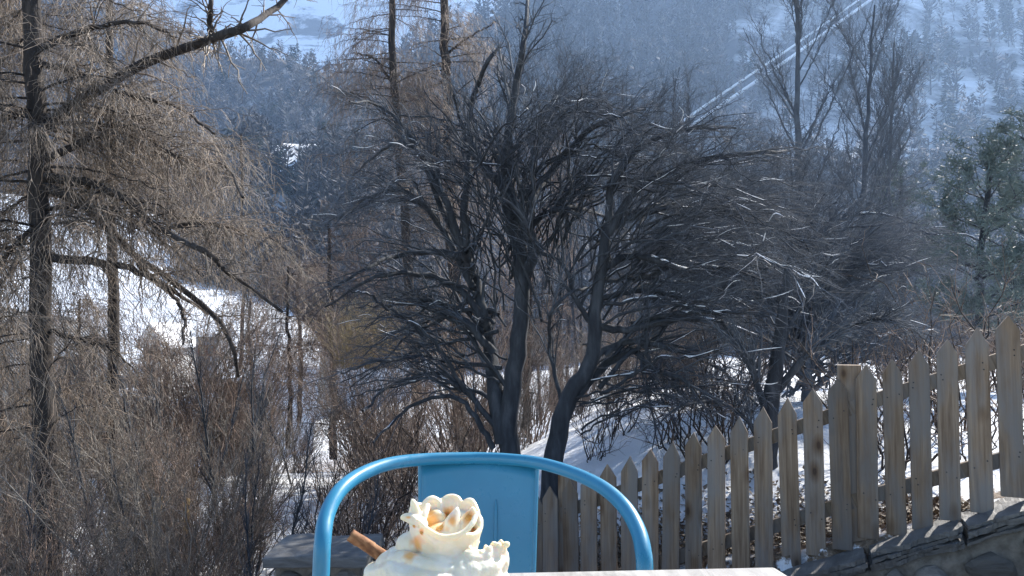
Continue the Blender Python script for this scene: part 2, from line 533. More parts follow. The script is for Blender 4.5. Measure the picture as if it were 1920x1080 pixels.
LAYERS = {}
def layer(name, mat, pxs, bot, Yb, Yt, amp, seed, nx=120, ny=50):
    """a hillside: from its foot (bot pixel row, depth Yb) to its crest (top rows, depth Yt), with a short back slope"""
    px = np.linspace(pxs[0][0], pxs[-1][0], nx)
    tp = np.interp(px, [p for p, _ in pxs], [t for _, t in pxs])
    yt = np.interp(px, [p for p, _ in pxs], Yt) if hasattr(Yt, '__len__') else np.full(nx, Yt)
    ts = np.linspace(0, 1, ny)
    PX, TT = np.meshgrid(px, ts)
    TP = np.broadcast_to(tp, PX.shape); YT = np.broadcast_to(yt, PX.shape)
    r = np.random.default_rng(seed)
    PY = bot + (TP - bot) * TT
    Yd = Yb + (YT - Yb) * TT ** 1.15
    V = at_np(PX, PY, Yd)
    wob = vnoise(V[..., 0] / amp / 6, V[..., 1] / amp / 6, seed) * amp
    wob2 = vnoise(V[..., 0] / amp / 1.3, V[..., 1] / amp / 1.3, seed + 1) * amp * .28
    env = np.sin(np.pi * np.clip(TT, 0, .93)) ** .6 + .12
    V[..., 2] += (wob + wob2) * env
    foot = V[0].copy(); foot[:, 1] -= 4; foot[:, 2] -= 14
    V = np.concatenate([foot[None], V], 0)
    back = V[-1].copy(); back[:, 1] += 60; back[:, 2] -= 40
    V = np.concatenate([V, back[None]], 0)
    n, m = V.shape[:2]
    i, j = np.meshgrid(np.arange(n - 1), np.arange(m - 1), indexing='ij')
    a = i * m + j
    q = np.stack([a, a + 1, a + m + 1, a + m], -1).reshape(-1, 4)
    o = mesh_obj(name, V.reshape(-1, 3), q, mat, smooth=True)
    if name == 'forest_slope':
        PXa = np.concatenate([PX[:1], PX, PX[-1:]]); PYa = np.concatenate([PY[:1], PY, PY[-1:]])
        sn = sstep(1330, 1480, PXa) * sstep(370, 300, PYa)
        lin = 255 - (PXa - 1265) * .68
        sn = sn * (1 - .95 * np.exp(-((PYa - lin - 12) / 62) ** 2) * sstep(1720, 1640, PXa))
        a_ = o.data.attributes.new('snowy', 'FLOAT', 'POINT'); a_.data.foreach_set('value', sn.ravel().astype(np.float32))
    tag(o, kind='structure')
    LAYERS[name] = (px, ts, V[1:-1], PY)
    return o

def on_layer(name, u, t):
    """points on a layer from px array u and t in 0..1"""
    px, ts, V, PY = LAYERS[name]
    x = np.clip((u - px[0]) / (px[1] - px[0]), 0, len(px) - 1.001)
    y = np.clip(t * (len(ts) - 1), 0, len(ts) - 1.001)
    i, j = x.astype(int), y.astype(int)
    fx, fy = (x - i)[:, None], (y - j)[:, None]
    P = V[j, i] * (1 - fx) * (1 - fy) + V[j, i + 1] * fx * (1 - fy) + V[j + 1, i] * (1 - fx) * fy + V[j + 1, i + 1] * fx * fy
    py = PY[j, i]
    return P, py

layer('snow_mountain', M_farsnow, [(-700, -100), (300, -90), (900, -80), (1400, -100)], 240, 620, 860, 16, 5)
layer('frosted_hillside', M_forestfloor, [(-700, -60), (100, -20), (300, 45), (430, 112), (500, 108), (560, 122), (600, 140), (650, 150), (760, 200), (900, 260)], 470, 230, [430, 430, 420, 400, 400, 390, 390, 390, 380, 370], 9, 8)
layer('forest_slope', M_forestfloor, [(480, 330), (560, 250), (640, 190), (760, 105), (930, 25), (1100, -55), (1400, -95), (1900, -120), (2700, -130)], 690, 150, [300, 340, 400, 470, 505, 540, 560, 575, 580], 12, 14, 170, 60)
layer('wooded_knoll', M_knollfloor, [(330, 440), (400, 330), (450, 285), (520, 262), (600, 268), (680, 290), (760, 400), (820, 520)], 680, 95, [150, 175, 190, 200, 200, 190, 170, 140], 5, 21)
layer('snow_meadow', M_meadow, [(-900, 300), (-400, 335), (130, 372), (300, 405), (420, 460), (520, 560), (600, 640)], 690, 58, [130, 130, 130, 126, 118, 100, 80], 2.0, 30)

# ------------------------------------------------------------------ far woods
def tree_proto(rng, nb, h, wbase, up, thick, conifer=False):
    """one far tree as loose thin triangles: V (n,3) and tris; unit trunk height h"""
    parts = []
    P = np.array([[[0, 0, 0], [rng.normal() * .1, rng.normal() * .1, h * .5], [0, 0, h]]], float)
    R = np.array([[.16, .11, .03]]) * thick
    V, q = tubes(P, R, 3)
    tri = np.vstack([q[:, [0, 1, 2]], q[:, [0, 2, 3]]])
    t = rng.random(nb) ** .8 * .86 + .12
    a = rng.random(nb) * 6.283
    prof = (1 - t) ** .75 * wbase * (.55 + .6 * rng.random(nb)) + .12
    z0 = t * h
    d = np.stack([np.cos(a), np.sin(a), np.full(nb, up) + rng.normal(size=nb) * .22], -1)
    base = np.stack([np.zeros(nb), np.zeros(nb), z0], -1)
    tip = base + d * prof[:, None]
    side = np.stack([-np.sin(a), np.cos(a), rng.normal(size=nb) * .6], -1)
    wd = (.15 if conifer else .14) * (.5 + rng.random(nb)) * prof
    mid = base + d * prof[:, None] * .45
    V2 = np.stack([base, mid + side * wd[:, None] , tip, mid - side * wd[:, None]], 1).reshape(-1, 3)
    V2[1::4, 2] -= .12 * prof; V2[3::4, 2] -= .12 * prof
    b = np.arange(nb)[:, None] * 4 + len(V)
    tri2 = np.concatenate([b + np.array([[0, 1, 2]]), b + np.array([[0, 2, 3]])])
    return np.vstack([V, V2]), np.vstack([tri, tri2])

PROTO_L = [tree_proto(RNG, 38, 1.0, .12, .55, .12) for _ in range(5)]
PROTO_F = [tree_proto(RNG, 84, 1.0, .165, -.30, .09, True) for _ in range(4)]

def forest(name, lay, n, hr, mask, protos, mat, seed, label=None, cat=None, trange=(0, 1), wide=1.0):
    rng = np.random.default_rng(seed)
    px = LAYERS[lay][0]
    u = rng.uniform(px[0], px[-1], n)
    # uniform over depth: more trees per row towards the crest, as perspective packs them
    t = rng.uniform(trange[0], trange[1], n)
    P, py = on_layer(lay, u, t)
    keep = (rng.random(n) < mask(u, py, rng)) & (u > -260) & (u < 2180) & (py > -120)
    P = P[keep]
    hs = rng.uniform(hr[0], hr[1], len(P))
    kind = rng.integers(0, len(protos), len(P))
    out = []
    for k, (V, tri) in enumerate(protos):
        sel = np.where(kind == k)[0]
        if not len(sel): continue
        a = rng.random(len(sel)) * 6.283
        c, s = np.cos(a), np.sin(a)
        h = hs[sel]
        w = h * wide * rng.uniform(.8, 1.25, len(sel))
        X = (V[None, :, 0] * c[:, None] - V[None, :, 1] * s[:, None]) * w[:, None]
        Y = (V[None, :, 0] * s[:, None] + V[None, :, 1] * c[:, None]) * w[:, None]
        Z = V[None, :, 2] * h[:, None]
        lean = rng.normal(size=(len(sel), 2)) * .03
        X = X + Z * lean[:, :1]; Y = Y + Z * lean[:, 1:]
        W = np.stack([X, Y, Z], -1) + P[sel][:, None, :] - np.array([0, 0, .4])
        F_ = tri[None] + (np.arange(len(sel)) * len(V))[:, None, None]
        out.append((W.reshape(-1, 3), F_.reshape(-1, 3)))
    V, q = merge(out)
    o = mesh_obj(name, V, q, mat)
    tag(o, label, cat, kind='stuff')
    return o

def blob(u, v, cx, cy, rx, ry):
    return np.exp(-(((u - cx) / rx) ** 2 + ((v - cy) / ry) ** 2))

def m_frost(u, v, rng):
    return np.clip(1 - .9 * blob(u, v, 480, 200, 22, 30) - .7 * blob(u, v, 610, 210, 20, 25), 0, 1)
forest('frosted_larch_wood', 'frosted_hillside', 3000, (9, 15), m_frost, PROTO_L, M_frosted, 41, 'frosted larch wood on the ridge left of centre', 'woodland')
forest('fir_wood', 'frosted_hillside', 330, (8, 14), m_frost, PROTO_F, M_firfar, 42, 'scattered dark firs among the frosted larches of the ridge', 'woodland')

def m_slope(u, v, rng):
    m = np.clip(.72 + .9 * vnoise(u / 38.0, v / 95.0, 77), .12, 1)
    m -= .86 * sstep(1340, 1450, u) * sstep(360, 320, v)
    m -= .75 * sstep(1330, 1400, u) * sstep(20, 60, v) * sstep(240, 180, v)
    m = np.where((v < 20), 1.0 - .3 * sstep(1600, 1700, u), m)
    m = np.where((u > 1240) & (np.abs(v - 46 - (255 - (u - 1265) * .68)) < 54), 0.03, m)
    return np.clip(m, .1, 1)
forest('larch_wood', 'forest_slope', 11000, (14, 25), m_slope, PROTO_L, M_larchfar, 43, 'grey leafless larch wood covering the long slope to the right', 'woodland', (.0, 1), 1.0)
forest('frosted_larch_wood', 'forest_slope', 4200, (15, 26), m_slope, PROTO_L, M_frosted, 47, 'frost-whitened larches scattered through the long grey wood to the right', 'woodland', (.0, 1), .8)
def m_fir(u, v, rng):
    m = .015 + .75 * blob(u, v, 1430, 150, 45, 28) + .8 * blob(u, v, 1590, 120, 60, 35) + .7 * blob(u, v, 1720, 130, 70, 40) + .35 * blob(u, v, 1850, 320, 90, 70) + .30 * blob(u, v, 1900, 60, 50, 120) + .3 * blob(u, v, 1660, 200, 70, 25)
    m = np.where((u > 1240) & (np.abs(v - 46 - (255 - (u - 1265) * .68)) < 54), 0.0, m)
    return np.clip(m, 0, 1)
forest('fir_wood', 'forest_slope', 10000, (9, 19), m_fir, PROTO_F, M_firfar, 44, 'dark fir clumps on the rocky snow slope at upper right', 'woodland', (.2, 1))
def m_knoll(u, v, rng):
    return np.clip(1 - 1.5 * blob(u, v, 552, 300, 52, 46) - 1.3 * blob(u, v, 512, 425, 24, 60) - .9 * blob(u, v, 650, 290, 36, 40) - 1.3 * blob(u, v, 548, 470, 24, 55), .0, 1)
forest('larch_wood', 'wooded_knoll', 1500, (8, 14), m_knoll, PROTO_L, M_larchfar, 45, 'bare larch wood with snowy clearings on the knoll', 'woodland', (0, .97))
forest('fir_wood', 'wooded_knoll', 500, (6, 12), m_knoll, PROTO_F, M_firfar, 46, 'dark firs scattered through the knoll wood', 'woodland', (0, .97))

# ------------------------------------------------------------------ pipes up the mountain
def pipe(name, label, pts, r):
    P = []
    px, ts, V, PYg = LAYERS['forest_slope']
    for (x, y) in pts:
        tt = np.linspace(0.02, 1, 400)
        Q, _ = on_layer('forest_slope', np.full(400, float(x)), tt)
        # pixel row of each sample after the relief was added
        dy, dz = Q[:, 1], Q[:, 2] - ZC
        yc = dy * math.cos(PITCH) + dz * math.sin(PITCH); zc = -dy * math.sin(PITCH) + dz * math.cos(PITCH)
        rows = 540 - F * zc / yc
        k = int(np.abs(rows - y).argmin())
        P.append(Q[k] + np.array([0, 0, 1.2]))
    P = catmull(np.array(P), 40)
    # straight run on piers
    A, B = P[0], P[-1]
    line = A + (B - A) * np.linspace(0, 1, 40)[:, None]
    P = line * .8 + P * .2
    P[:, 2] += 2.0
    root = empty(name, P[0])
    tag(root, label, 'pipe', 'pipes up the mountainside')
    V_, q = tubes(P[None], np.full((1, 40), r), 8)
    tube = mesh_obj('pipe_run', V_ - P[0], q, M_metal, root, smooth=True)
    W = []
    for i in range(2, 39, 4):
        s = np.array([[P[i] - P[0] + [0, 0, -4.5], P[i] - P[0] + [0, 0, -r * .6]]])
        W.append(tubes(s, np.full((1, 2), r * .8), 4))
    V_, q = merge(W)
    tag(mesh_obj('pier', V_, q, M_mortar, root), kind='stuff')
pipe('penstock_pipe', 'upper of two pale straight pipes running up the wooded mountainside', [(1262, 252), (1350, 190), (1440, 138), (1530, 70), (1630, -5)], .7)
pipe('penstock_pipe', 'lower, thicker one of two pale straight pipes running up the wooded mountainside', [(1270, 268), (1360, 208), (1450, 152), (1545, 76), (1650, -5)], 1.0)

# ------------------------------------------------------------------ trees
def px_limb(pts, Y, r0, r1, n=22, rng=RNG, jit=.006):
    """pixel polyline (x, y, depth offset) -> one tapered limb in the world"""
    Q = np.array([at(p[0], p[1], Y + (p[2] if len(p) > 2 else 0)) for p in pts])
    P = catmull(Q, n)
    P[1:-1] += rng.normal(size=(n - 2, 3)) * jit * Y / 6
    R = np.linspace(r0, r1, n) * Y / F
    return P, R

def same_n(limbs, n=22):
    P = np.stack([l[0] for l in limbs]); R = np.stack([l[1] for l in limbs])
    return P, R

def snow_bits(rng, P, R, M, k=4, seglen=4, lift=.75, rmul=.55, steep=.55):
    """short strips of snow lying on the upper side of near-level branch runs"""
    N, n, _ = P.shape
    out = []
    tries = 0
    while len(out) < M and tries < M * 30:
        tries += 1
        i = rng.integers(0, N); L = rng.integers(2, seglen + 1); j = rng.integers(1, n - L)
        S = P[i, j:j + L + 1]
        d = S[-1] - S[0]
        if abs(d[2]) > steep * np.linalg.norm(d[:2]): continue
        S = catmull(S, 6)
        r = np.interp(np.linspace(0, 1, 6), np.linspace(0, 1, L + 1), R[i, j:j + L + 1])
        S = S + np.array([0, 0, 1.0]) * (r * lift)[:, None]
        rr = np.maximum(r * rmul, .0028) * np.array([.3, .9, 1.1, 1.0, .9, .3])
        out.append((S, rr))
    if not out: return None
    return tubes(np.stack([o[0] for o in out]), np.stack([o[1] for o in out]), k)

def build_tree(name, label, cat, limbs, origin, bark, twigmat, crown_parts, snow=None, group=None, big=6.0, crown_name='crown'):
    """limbs: list of (P,R); thick ones get a part of their own"""
    root = empty(name, origin)
    tag(root, label, cat, group)
    org = np.array(origin)
    thin = []
    for i, (P, R) in enumerate(limbs):
        if i == 0 or R[0] > big:
            V, q = tubes(P[None], R[None], 10 if i == 0 else 8)
            mesh_obj('trunk' if i == 0 else 'limb', V - org, q, bark, root, smooth=True)
        else:
            thin.append((P, R))
    parts = [tubes(P[None], R[None], 5) for P, R in thin]
    if parts:
        V, q = merge(parts)
        tag(mesh_obj('branches', V - org, q, bark, root, smooth=True), kind='stuff')
    V, q = merge(crown_parts)
    tag(mesh_obj(crown_name, V - org, q, twigmat, root), kind='stuff')
    if snow is not None:
        V, q = snow
        tag(mesh_obj('snow', V - org, q, M_snowbit, root, smooth=True), kind='stuff')
    return root

# ---- the big arching tree in the middle
def arcs(rng, Y, hub, el, n, phis, lift, zspread, rpx=(3.8, 1.0), start_r=80):
    out = []
    for i in range(n):
        ph = rad(rng.uniform(*phis))
        k = rng.uniform(.62, 1.05)
        ex = hub[0] + el[0] * k * math.cos(ph); ey = hub[1] - el[1] * k * math.sin(ph)
        sx = hub[0] + rng.normal() * start_r * .5; sy = hub[1] + rng.uniform(-1.2, 1.6) * start_r
        lf = lift * rng.uniform(.5, 1.35) * (.3 + abs(math.cos(ph)))
        cx = sx + (ex - sx) * .48; cy = sy + (ey - sy) * .62 - lf
        dz = rng.normal() * zspread
        pts = []
        for t in np.linspace(0, 1, 7):
            x = (1 - t) ** 2 * sx + 2 * t * (1 - t) * cx + t * t * ex
            y = (1 - t) ** 2 * sy + 2 * t * (1 - t) * cy + t * t * ey
            pts.append((x + rng.normal() * 5, y + rng.normal() * 5, dz * t))
        s = rng.uniform(.55, 1.25)
        out.append(px_limb(pts, Y, rpx[0] * s, rpx[1] * s, 22, rng, .008))
    return out

def crown_from(rng, limbs, n2, n3, n4=0, L2=(.35, 1.0), L3=(.12, .4), up2=.25, up3=.2, droop2=.15, rr=.36, rmin=.0013, bias=None, L4=(.05, .15), rmin2=.0022):
    P, R = same_n(limbs)
    C, CR = sprout(rng, P, R, n2, L2, 1.0, .42, up2, droop2, 7, rr, rmin2, .03, .18, 1.0, bias)
    D, DR = sprout(rng, C, CR, n3, L3, .8, .62, up3, .08, 4, .55, rmin, .05, .05, 1.0, bias)
    parts = [tubes(C, CR, 4), tubes(D, DR, 3)]
    if n4:
        E, ER = sprout(rng, D, DR, n4, L4, .5, .8, .1, 0, 3, .8, rmin * .85, .05, .05, 1.0)
        parts.append(tubes(E, ER, 3))
    return parts, (C, CR)

rng = np.random.default_rng(101)
YA = 6.5
limbsA = [px_limb([(962, 960), (955, 850), (956, 760), (972, 650), (978, 560), (974, 470), (965, 405)], YA, 21, 11, 22, rng)]
A_big = [
    ([(945, 830), (928, 730), (918, 650), (905, 590), (888, 520), (872, 470)], 17, 8),
    ([(968, 430), (990, 380), (1035, 320), (1080, 268), (1140, 225), (1210, 205)], 12, 2.5),
    ([(968, 450), (948, 360), (953, 260), (968, 160), (985, 60), (992, -30)], 12, 3),
    ([(978, 520), (1000, 470), (985, 420), (950, 360), (900, 300), (880, 220), (905, 130), (935, 90)], 13, 3),
    ([(872, 480), (850, 478), (800, 472), (745, 480), (690, 500), (620, 545)], 9, 2),
    ([(905, 600), (880, 560), (820, 520), (760, 512), (690, 525), (610, 575)], 8, 2),
    ([(925, 660), (880, 610), (835, 578), (790, 560), (735, 562)], 8, 2),
    ([(880, 500), (870, 400), (880, 320), (870, 250), (850, 180)], 9, 2.5),
    ([(870, 480), (835, 380), (800, 310), (770, 270), (720, 280), (660, 330)], 8, 2),
    ([(868, 470), (820, 370), (775, 260), (715, 200), (655, 190)], 7, 1.5),
    ([(888, 540), (830, 430), (760, 360), (690, 370), (630, 420)], 7, 1.5),
    ([(940, 690), (870, 680), (800, 670), (700, 680), (640, 700)], 5, 1.5),
    ([(930, 800), (880, 740), (820, 700), (740, 720), (680, 770)], 6, 2),
    ([(925, 840), (890, 780), (850, 745), (770, 760), (700, 830)], 6, 2),
    ([(970, 470), (1010, 410), (1060, 390), (1120, 400), (1170, 430)], 8, 2),
]
for pts, a, b in A_big:
    limbsA.append(px_limb([(p[0], p[1], rng.normal() * .12 * i) for i, p in enumerate(pts)], YA, a, b, 22, rng))
limbsA += arcs(rng, YA, (960, 430), (340, 335), 52, (60, 180), 80, .8, (2.2, .7), 110)
limbsA += arcs(rng, YA, (985, 380), (370, 250), 50, (0, 88), 100, .9, (2.2, .7), 110)
limbsA += arcs(rng, YA, (915, 640), (300, 190), 18, (140, 215), 50, .7, (4, 1))
cA, secA = crown_from(rng, limbsA[1:], 1500, 8500, 9000, (.45, 1.25), (.12, .45), .22, .15, .22)
P_, R_ = same_n(limbsA[1:])
snA = merge([s for s in (snow_bits(rng, P_, R_, 40, seglen=5, rmul=.6), snow_bits(rng, *secA, 60, seglen=2, rmul=.8)) if s])
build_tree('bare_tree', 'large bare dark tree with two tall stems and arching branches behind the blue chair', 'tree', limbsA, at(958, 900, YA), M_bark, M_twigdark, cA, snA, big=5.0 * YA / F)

# ---- its right-hand neighbour: leaning trunk, long boughs to the right
rng = np.random.default_rng(102)
YB = 6.2
limbsB = [px_limb([(1030, 960), (1042, 830), (1068, 740), (1108, 680), (1118, 590), (1130, 500), (1140, 420)], YB, 20, 9, 22, rng)]
B_big = [
    ([(1075, 745), (1130, 690), (1185, 658), (1225, 690), (1290, 720), (1340, 790)], 11, 2),
    ([(1120, 610), (1180, 620), (1260, 600), (1350, 605), (1440, 640), (1510, 690)], 8, 2),
    ([(1135, 500), (1185, 478), (1240, 490), (1290, 508), (1350, 500), (1430, 525)], 8, 2),
    ([(1140, 430), (1200, 400), (1290, 385), (1380, 400), (1450, 420)], 8, 2),
    ([(1140, 440), (1190, 360), (1280, 310), (1380, 290), (1475, 283)], 8, 2.5),
    ([(1140, 430), (1150, 340), (1210, 270), (1300, 240), (1380, 240)], 8, 2),
    ([(1118, 620), (1080, 560), (1060, 500), (1010, 470), (990, 430)], 6, 2),
    ([(1125, 560), (1200, 545), (1290, 560), (1370, 580)], 6, 1.5),
    ([(1110, 670), (1180, 640), (1280, 660), (1360, 700), (1420, 760)], 7, 2),
    ([(1060, 770), (1040, 700), (1030, 640), (1035, 580), (1080, 545), (1110, 540)], 5, 2),
    ([(1218, 690), (1212, 640), (1216, 560), (1250, 480)], 5, 1.5),
]
for pts, a, b in B_big:
    limbsB.append(px_limb([(p[0], p[1], rng.normal() * .13 * i) for i, p in enumerate(pts)], YB, a, b, 22, rng))
limbsB += arcs(rng, YB, (1140, 450), (420, 220), 46, (-25, 80), 80, .9, (2.2, .7), 100)
limbsB += arcs(rng, YB, (1115, 720), (340, 150), 14, (-50, 10), 40, .7, (2.0, .7), 60)
limbsB += arcs(rng, YB, (1125, 620), (400, 160), 11, (-30, 35), 60, .8, (4.5, 1))
cB, secB = crown_from(rng, limbsB[1:], 1150, 7000, 8500, (.4, 1.2), (.1, .36), .25, .15, .15)
P_, R_ = same_n(limbsB[1:])
snB = merge([s for s in (snow_bits(rng, P_, R_, 70, seglen=7, rmul=.6), snow_bits(rng, *secB, 80, seglen=2, rmul=.8)) if s])
build_tree('bare_tree', 'bare tree with a leaning dark trunk and snow-lined boughs reaching to the right', 'tree', limbsB, at(1035, 900, YB), M_bark, M_twigdark, cB, snB, big=6.0 * YB / F)

# ---- dark trunk close behind the fence
rng = np.random.default_rng(103)
YC = 5.7
limbsC = [px_limb([(1436, 1010), (1437, 900), (1440, 800), (1450, 720), (1462, 640), (1470, 560), (1485, 480)], YC, 24, 6, 22, rng)]
for pts, a, b in [
    ([(1440, 820), (1420, 720), (1380, 640), (1330, 580), (1270, 560)], 8, 2),
    ([(1452, 740), (1520, 660), (1600, 610), (1680, 600), (1740, 640)], 8, 2),
    ([(1465, 640), (1510, 560), (1560, 480)], 6, 2),
    ([(1438, 860), (1400, 790), (1340, 755), (1280, 760), (1230, 800)], 5, 1.5)]:
    limbsC.append(px_limb([(p[0], p[1], rng.normal() * .1 * i) for i, p in enumerate(pts)], YC, a, b, 22, rng))
cC, secC = crown_from(rng, limbsC[1:], 160, 900, 1200, (.25, .7), (.1, .3), .25, .1, .1)
snC = snow_bits(rng, *secC, 30, seglen=2, rmul=.9)
build_tree('bare_tree', 'dark bare trunk with few thin boughs rising close behind the picket fence', 'tree', limbsC, at(1436, 960, YC), M_bark, M_veilbark, cC, snC, big=6.0 * YC / F)

# ---- the dense spreading tree beyond it
YD_ = 8.8
limbsD = [px_limb([(1520, 860), (1518, 780), (1512, 700), (1505, 620), (1500, 540), (1500, 470)], YD_, 15, 7, 22, rng)]
D_big = [
    ([(1470, 660), (1540, 560), (1620, 490), (1700, 436), (1755, 440)], 8, 2),
    ([(1490, 560), (1540, 500), (1600, 470), (1660, 470), (1730, 500)], 6, 2),
    ([(1490, 560), (1440, 480), (1380, 440), (1300, 430)], 6, 2),
    ([(1500, 480), (1560, 420), (1640, 400), (1720, 420)], 5, 1.5),
    ([(1515, 740), (1580, 690), (1660, 670), (1760, 700)], 6, 2),
    ([(1515, 720), (1440, 650), (1350, 640), (1250, 690)], 6, 2),
]
for pts, a, b in D_big:
    limbsD.append(px_limb([(p[0], p[1], rng.normal() * .14 * i) for i, p in enumerate(pts)], YD_, a, b, 22, rng))
limbsD += arcs(rng, YD_, (1480, 600), (330, 320), 84, (-4, 184), 70, 1.0, (3.0, .9), 95)
limbsD += arcs(rng, YD_, (1500, 660), (290, 120), 16, (-22, 60), 45, .9, (3, 1), 50)
cD, secD = crown_from(rng, limbsD[1:], 2700, 15000, 18000, (.45, 1.4), (.13, .48), .25, .1, .15, rmin=.0017, rmin2=.003)
P_, R_ = same_n(limbsD[1:])
snD = merge([q for q in (snow_bits(rng, P_, R_, 70, seglen=7, rmul=.65), snow_bits(rng, *secD, 110, seglen=2, rmul=.8)) if q])
build_tree('bare_tree', 'very dense spreading bare tree, snow-flecked, filling the space above the fence post', 'tree', limbsD, at(1520, 860, YD_), M_veilbark, M_veilbark, cD, snD, big=6.0 * YD_ / F)

# ---- tall slender bare trees further back on the right
def slender(seed, px, base, topy, Y, rpx, label, spread, nb=26, lean=0, name='bare_tree'):
    rng = np.random.default_rng(seed)
    trunk = px_limb([(px, base), (px + lean * .3, base + (topy - base) * .3), (px + lean * .6, base + (topy - base) * .65), (px + lean, topy)], Y, rpx, rpx * .2, 22, rng)
    P, R = trunk[0][None], trunk[1][None]
    B, BR = sprout(rng, P, R, nb, spread, .8, .75, .55, -.12, 22, .36, .006, .012, .25, .98, None, .3, .55)
    limbs = [trunk] + [(B[i], BR[i]) for i in range(nb)]
    parts, sec = crown_from(rng, limbs[1:], 300, 1700, 2400, (.5, 1.4), (.2, .6), .45, .3, 0, .4, .0028, None, (.1, .3), .005)
    build_tree(name, label, 'tree', limbs, tuple(trunk[0][0]), M_veilbark, M_veilbark, parts, None, big=9)
slender(111, 1498, 700, -110, 13, 10.5, 'tall slender bare tree whose straight trunk crosses in front of the pale pipes', (1.6, 3.6), lean=-4)
slender(112, 1600, 690, 10, 14, 8.5, 'forked bare tree to the right of the straight one crossing the pale pipes', (1.5, 3.4), 24, 40)
slender(113, 1660, 700, 80, 16, 6, 'thin bare tree at the right end of the grove, beside the pine', (1.4, 3.0), 20, 16)
#slender(114, 1395, 690, 130, 17, 5, 'short thin bare tree left of the straight one crossing the pale pipes', (1.3, 2.6), 20, -10)

# ---- thin upright saplings behind the arching trees
rng = np.random.default_rng(120)
for k in range(3):
    P = np.zeros((1, 12, 3)); P[0, :, 2] = np.linspace(0, 1, 12) * 6.4
    P[0, :, :2] += np.cumsum(rng.normal(size=(12, 2)) * .035, 0)
    R = np.linspace(.045, .008, 12)[None]
    B, BR = sprout(rng, P, R, 34, (.6, 1.8), 1.2, .35, .3, -.05, 6, .5, .005, .02, .3, 1, None, .3, .6)
    D, DR = sprout(rng, B, BR, 150, (.15, .5), .9, .5, .3, 0, 3, .6, .003, .04)
    V0, q0 = tubes(P, R, 5); V1, q1 = merge([tubes(B, BR, 3), tubes(D, DR, 3)])
    if k == 0: SAP = []
    SAP.append((V0, q0, V1, q1))
sap_me = []
for k, (V0, q0, V1, q1) in enumerate(SAP):
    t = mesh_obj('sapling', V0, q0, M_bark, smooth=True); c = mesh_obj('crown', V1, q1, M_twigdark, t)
    c['kind'] = 'stuff'
    sap_me.append((t, c))
used = [False] * 3
for i in range(34):
    k = i % 3
    px = 1005 + 290 * (i + .5) / 34 + rng.normal() * 10
    Y = rng.uniform(15, 26)
    x = (px - 960) / F * Y
    s = rng.uniform(.8, 1.2) * Y / 20 * 1.05
    t, c = sap_me[k]
    if used[k]:
        t2 = t.copy(); COL.objects.link(t2); c2 = c.copy(); COL.objects.link(c2); c2.parent = t2
        t = t2
    used[k] = True
    t.location = (x, Y, float(gz(x, Y)) - .1 + .4 * s)
    t.scale = (s, s, s)
    t.rotation_euler = (rng.normal() * .03, rng.normal() * .03, rng.uniform(0, 6.28))
    tag(t, 'thin upright bare sapling among many on the slope behind the arching dark trees', 'sapling', 'upright saplings behind the arching trees')

# ---- larches
def larch(seed, trunk_pts, Y, r0, r1, label, boughs, nb, brange, ntw, nst, zr=(.15, 1), twl=(.09, .34), mat=M_twigtan, bark=M_larchbark, big_px=6, bias=(.18, 0, 0), rm=.0023, up=-.05, drp=.25, hang=-.6, lf=.3, bare=(), low=0):
    rng = np.random.default_rng(seed)
    trunk = px_limb(trunk_pts, Y, r0, r1, 22, rng)
    P, R = trunk[0][None], trunk[1][None]
    limbs = [trunk]
    for pts, a, b in boughs:
        limbs.append(px_limb([(p[0], p[1], (p[2] if len(p) > 2 else rng.normal() * .1 * i)) for i, p in enumerate(pts)], Y, a, b, 22, rng))
    B, BR = sprout(rng, P, R, nb, brange, .1, 1.0, up, drp, 22, .17, .007, .012, zr[0], zr[1], None, .25, lf)
    limbs += [(B[i], BR[i]) for i in range(nb)]
    LP, LR = same_n(limbs[1:])
    for pts, a, b in bare:
        limbs.append(px_limb([(p[0], p[1], (p[2] if len(p) > 2 else rng.normal() * .1 * i)) for i, p in enumerate(pts)], Y, a, b, 22, rng))
    if low:
        B2, BR2 = sprout(rng, P, R, low, brange, .1, .8, up, .6, 22, .10, .005, .03, .22, zr[0], (-.7, 0, 0), .25, lf)
        limbs += [(B2[i], BR2[i]) for i in range(low)]
        LP = np.concatenate([LP, B2]); LR = np.concatenate([LR, BR2])
    S, SR = sprout(rng, LP, LR, nst, (.35, 1.2), .7, .75, -.05, .3, 8, .28, .0028, .03, .12, 1, None, .3, .4)
    src = np.concatenate([S])
    T, TR = sprout(rng, S, SR, ntw, twl, .25, .62, hang, .3, 5, .6, rm, .085, .02, 1, bias, .5, .2)
    T2, TR2 = sprout(rng, LP, LR, ntw // 6, twl, .25, .5, hang * .7, .1, 5, .3, rm, .05, .2, 1, bias, .5, .2)
    K, KR = sprout(rng, np.concatenate([T, T2]), np.concatenate([TR, TR2]), ntw // 3, (.04, .16), .6, .8, -.2, .05, 3, .8, rm * .8, .04)
    parts = [tubes(S, SR, 4), tubes(T, TR, 3), tubes(T2, TR2, 3), tubes(K, KR, 3)]
    if bare:
        Q, QR = same_n(limbs[1 + len(boughs) + nb:1 + len(boughs) + nb + len(bare)])
        S, SR = sprout(rng, Q, QR, 26 * len(bare), (.15, .7), .6, .8, .0, .15, 7, .3, .0022, .04, .1, 1, None, .3, .4)
        T, TR = sprout(rng, S, SR, 60 * len(bare), (.06, .25), .5, .7, -.3, .05, 4, .6, rm, .06, .02, 1, None, .5, .2)
        K, KR = sprout(rng, Q, QR, 70 * len(bare), (.02, .08), .3, 1, .0, .0, 3, .25, .0016, .06, .05, 1, None, .5, .1)
        parts += [tubes(S, SR, 4), tubes(T, TR, 3), tubes(K, KR, 3)]
    return build_tree('larch_tree', label, 'tree', limbs, tuple(trunk[0][0]), bark, mat, parts, None, big=big_px * Y / F)

